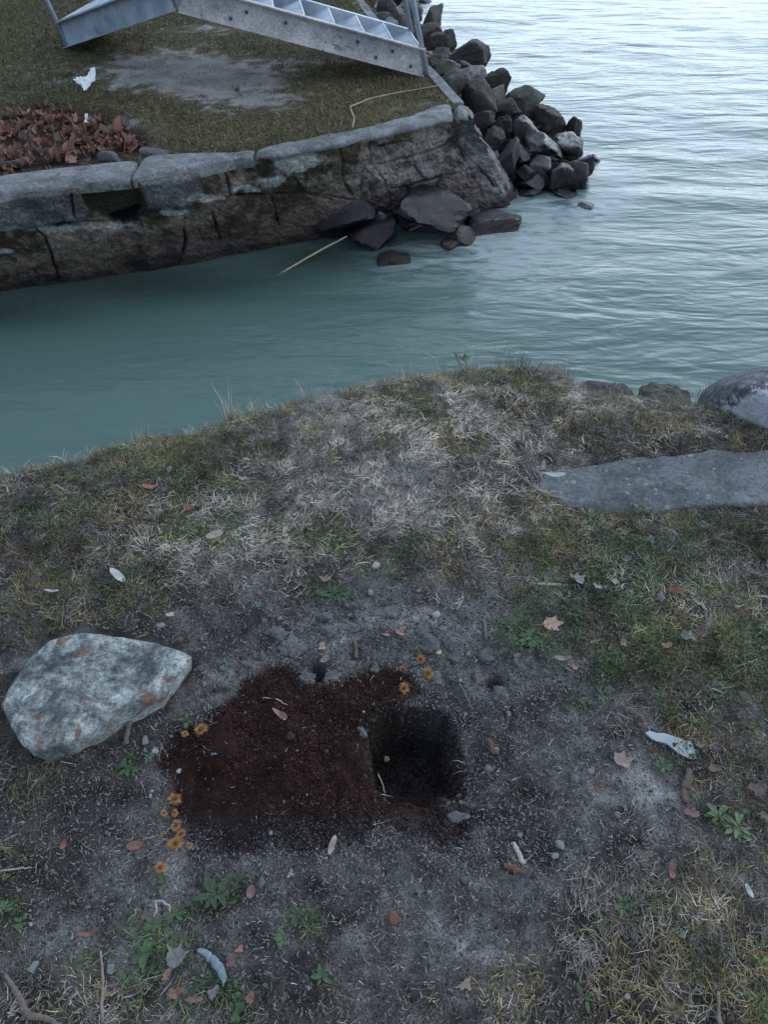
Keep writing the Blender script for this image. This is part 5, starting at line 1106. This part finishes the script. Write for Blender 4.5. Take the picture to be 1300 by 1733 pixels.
WD = [(1215, 1380, 32, 20, 'l_green2', .36, 'broad leaved light green weed at the right below the brown stick'), (1248, 1402, 28, 18, 'l_green2', .35, 'second light green weed growing against the broad leaved one'), (1178, 1350, 12, 5, 'l_green2', .8, 'round leaved seedling between the stick and the broad leaved weed'), (365, 1512, 36, 18, 'l_green', .38, 'largest dark green rosette below the peat'), (405, 1490, 22, 7, 'l_green', .4, 'green rosette right of the largest one below the peat'),
      (278, 1490, 12, 5, 'l_green', .6, 'small green sprig by the lowest orange tuft'), (300, 1550, 22, 9, 'l_green', .5, 'bushy green weed below the largest rosette'), (255, 1570, 22, 9, 'l_green2', .5, 'leafy weed by the pale arched stem'), (245, 1615, 26, 12, 'l_green', .6, 'clover clump left of the greyish lobed leaf'), (305, 1630, 17, 5, 'l_green', .6, 'green leaves over the greyish lobed leaf'),
      (215, 1650, 18, 8, 'l_green', .5, 'small green weed beside the pale grey pebble'), (395, 1713, 20, 6, 'l_green', .6, 'round leaved weed at the bottom of the weed patch'), (475, 1590, 20, 7, 'l_green', .7, 'three leafed clover in the middle of the bottom'), (500, 1550, 22, 9, 'l_green', .35, 'narrow leaved green weed below the peat edge'), (545, 1655, 22, 9, 'l_green', .45, 'dark green weed near the bottom middle'),
      (615, 1612, 10, 5, 'l_green2', .5, 'tiny seedling below the rusty knob'), (985, 1690, 30, 7, 'l_green', .28, 'long leaved rosette at the bottom right'), (1230, 1505, 24, 6, 'l_green', .3, 'lanceolate weed at the right in the straw'), (1055, 1535, 24, 14, 'l_green', .3, 'dense small weed in the straw at the lower right'), (1020, 1570, 18, 10, 'l_green', .3, 'small weed below left of the dense one'),
      (10, 1540, 24, 9, 'l_green2', .5, 'yellow green weed at the left edge'), (35, 1565, 16, 7, 'l_green2', .5, 'small round leaved weed near the left edge'), (216, 1300, 22, 10, 'l_green', .5, 'green weed below the large flat stone'), (250, 1283, 13, 6, 'l_green2', .5, 'yellow green sprig left of the peat'), (383, 1122, 16, 8, 'l_green', .4, 'green sprig right of the large flat stone'),
      (317, 1222, 15, 8, 'l_green', .4, 'mossy sprig above the notched orange tuft'), (360, 1278, 10, 3, 'l_teal', .5, 'teal leaf scrap on the peat'), (414, 1209, 7, 4, 'l_green2', .6, 'tiny bright seedling on the peat'), (436, 1026, 9, 4, 'l_teal', .7, 'small teal leaf on the grey earth'), (565, 1010, 32, 44, 'l_green', .13, 'green tuft of grassy weed above the thrown up earth'),
      (962, 1202, 10, 5, 'l_green2', .7, 'yellow green seedling on bare soil right of the hole'), (1128, 1342, 9, 4, 'l_green2', .7, 'small green leaf on pale bare soil'), (1095, 968, 26, 40, 'l_green', .13, 'bluish green weed in the right hand grass'), (780, 613, 24, 26, 'l_green', .16, 'bright green grass tuft on the shore edge'), (1120, 1300, 20, 14, 'l_green', .3, 'green weed left of the brown stick'),
      (895, 1085, 26, 34, 'l_green', .3, 'clover clump at the border of grass and thrown up earth'), (860, 1060, 18, 12, 'l_green', .5, 'small clover clump left of the border clump'), (1018, 1180, 20, 10, 'l_green', .3, 'green sprig on the soil below the right hand grass')]
for i, (a, b_, r, n_, mt, asp, lb) in enumerate(WD): weed(a, b_, r, n_, lb, mt, asp, 800+i, upr=(1.0 if r == 24 and asp < .2 else .35))
def drytuft(u, v, r_px, h_px, n, label, seed, a=(.24, .20, .15), c=(.52, .48, .43), up=.8, bend=.7, wd=(.0009, .0018), name='dry_tuft', edge=False):
    p = G(u, v)
    if edge: x_ = P(u, v, -.01)[0]; p = np.array([x_, E(x_)-.03, gz(x_, E(x_)-.03)]); h_px = h_px*1.5; n = n*2
    s = depth(p)/F; b2 = Blades(); r_ = np.random.default_rng(seed)
    x = r_.normal(0, r_px*s*.45, n); y = r_.normal(0, r_px*s*.3, n); z = np.zeros(n)-.004
    ang = np.arctan2(y, x)+r_.normal(0, .9, n); b2.add(x, y, z, ang, r_.uniform(.4, 1, n)*h_px*s*1.25, r_.uniform(*wd, n), np.clip(r_.normal(up, .15, n), 0, 1), r_.uniform(0, bend, n), cols(n, a, c, .25))
    o = mesh_obj(name, np.vstack(b2.V), np.vstack(b2.F), M['blade'], col=np.vstack(b2.C), smooth=False); o.location = p; return tag(o, label, 'dry grass', 'dry grass tufts of the near bank')
DT = [(392, 690, 14, 48, 22, 'tall pale tuft, highest on the left part of the shore edge', .92, 1), (428, 680, 16, 30, 18, 'leaning pale tuft just right of the tallest one on the shore', .7, 1), (524, 652, 12, 34, 16, 'thin upright tuft on the shore left of the middle', .9, 1), (552, 645, 8, 30, 10, 'single thin stalks right of the thin upright tuft', .9, 1),
      (690, 620, 20, 42, 26, 'dry tuft standing on the shore edge in the middle', .85, 1), (802, 610, 9, 30, 22, 'white bleached tuft on the shore right of the green one', .9, 1), (755, 612, 8, 50, 6, 'few tall faint stalks at the middle of the shore', .95, 1), (875, 612, 42, 28, 90, 'wide brownish tuft on the grassy tip of the bank', .85, 1), (930, 612, 36, 26, 90, 'dense tan tuft at the right end of the grassy tip', .85, 1), (960, 622, 9, 30, 10, 'curved bleached stalks at the far right of the grassy tip', .8, 1),
      (235, 726, 14, 26, 14, 'small pale tuft leaning over the left shore', .6, 1), (100, 760, 30, 26, 18, 'low bleached stalks leaning along the left shore', .45, 1), (28, 775, 16, 26, 12, 'bleached stalks at the left end of the shore', .7, 1), (160, 745, 30, 18, 16, 'nearly flat pale stalks hanging at the left shore', .3, 1), (330, 705, 20, 16, 20, 'short bleached fringe left of the tallest tuft', .6, 1), (480, 668, 20, 18, 20, 'short pale fringe right of the leaning tuft', .6, 1),
      (1195, 665, 26, 28, 60, 'brown tuft against the white crusted boulder', .85, 0), (1240, 690, 22, 20, 50, 'rusty short tuft in front of the white crusted boulder', .8, 0), (1090, 660, 20, 18, 40, 'dry tuft in front of the mossy topped stone', .8, 0), (1040, 660, 20, 16, 30, 'dry tuft in front of the flat grey waterside stone', .8, 0),
      (345, 960, 44, 34, 120, 'largest matted pale tuft above the large flat stone', .3, 0), (270, 880, 30, 30, 60, 'pale tangle of stalks left of the mid bank', .35, 0), (248, 925, 20, 34, 40, 'thin bleached tangle below the left mid bank', .4, 0), (765, 1022, 22, 22, 60, 'white fine root tuft at the upper right of the diggings', .15, 0), (1155, 1535, 40, 28, 70, 'white straw tuft at the lower right', .2, 0), (1200, 1470, 34, 22, 60, 'white straw wisp above the lower right tuft', .15, 0),
      (1015, 1600, 34, 24, 50, 'faint straw wisp at the bottom right', .2, 0), (160, 1700, 24, 30, 34, 'bleached wisp in the lower left corner', .35, 0), (1290, 1430, 26, 30, 30, 'pale stalks at the right edge below the weeds', .3, 0), (30, 1440, 30, 26, 50, 'olive grass tuft at the left edge on the bare soil', .5, 0), (1085, 1430, 34, 26, 50, 'small straw tuft on the pale soil at the right', .4, 0), (1060, 1385, 26, 18, 34, 'thin grass tuft in the pale bare soil', .5, 0)]
for i, (a, b_, r, h_, n_, lb, up_, ed) in enumerate(DT):
    kw = {}
    if 'white' in lb or 'bleached' in lb: kw = dict(a=(.36, .34, .31), c=(.62, .60, .57), wd=(.0013, .0028))
    if 'pale' in lb and ed: kw = dict(a=(.34, .30, .24), c=(.58, .54, .47), wd=(.0016, .0032))
    if 'olive' in lb or 'brown' in lb: kw = dict(a=(.09, .08, .04), c=(.24, .20, .12))
    drytuft(a, b_, r, h_, n_, lb, 840+i, up=up_, edge=bool(ed), **kw)

# ------------------------------------------------------------ far bank bits
M['paper'] = plain_mat('white_paper', (.68, .72, .75), .8, .1, 20)
def crumple(u, v, pts, label, seed, k_=1.0):
    p = GF(u, v); V = []; Fc = []; s = depth(p)/F*k_
    nn = 26; r_ = np.random.default_rng(seed)
    g = np.linspace(-1, 1, nn); X_, Y_ = np.meshgrid(g, g); inside = inpoly(X_, Y_, pts)
    Z_ = .35+.45*fbm(X_*1.6, Y_*1.6, 0, seed, 3)+.25*np.abs(fbm(X_*3, Y_*3, 3, seed, 2))
    i_ = np.arange(nn*nn).reshape(nn, nn); Q_ = [(i_[a, b], i_[a, b+1], i_[a+1, b+1], i_[a+1, b]) for a in range(nn-1) for b in range(nn-1) if inside[a, b] and inside[a+1, b+1]]
    W = np.stack([X_*20*s, Y_*26*s, Z_*15*s], -1).reshape(-1, 3); W = W@rotm(.7, 0, 0).T; W[:, 2] -= W[:, 2].min()*.8; o = mesh_obj('paper_scrap', W, [tuple(int(k) for k in q) for q in Q_], M['paper'], smooth=False); o.location = p; return tag(o, label, 'paper')
crumple(147, 150, [(-1, .0), (-.5, .25), (.1, .2), (.6, .95), (.95, .9), (1, .1), (.5, -.4), (.1, -.95), (-.2, -.5)], 'crumpled white paper scrap on the far bank left of the bare patch', 5)
crumple(149, 210, [(-.4, -.7), (-.3, .6), (.2, .7), (.5, -.6)], 'tiny white paper bit at the top of the leaf drift', 6, .55)
stick('pipe', [(-60, 300), (0, 293), (36, 288)], .024, 'pipe', 'black pipe end sticking out of the leaf drift at the left edge', far=True, lift=.03, cat='pipe', n=16, jit=0)
pebble(185, 272, 24, 7, 'clod', 'grey brown stone at the wall edge in front of the leaf drift', 590, cat='stone', name='stone', cuts=8, far=True, hz=1.2)
pebble(262, 263, 26, 6, 'clod', 'pale flat stone right of the wall crack behind the coping', 591, cat='stone', name='stone', cuts=8, far=True, hz=1.0)
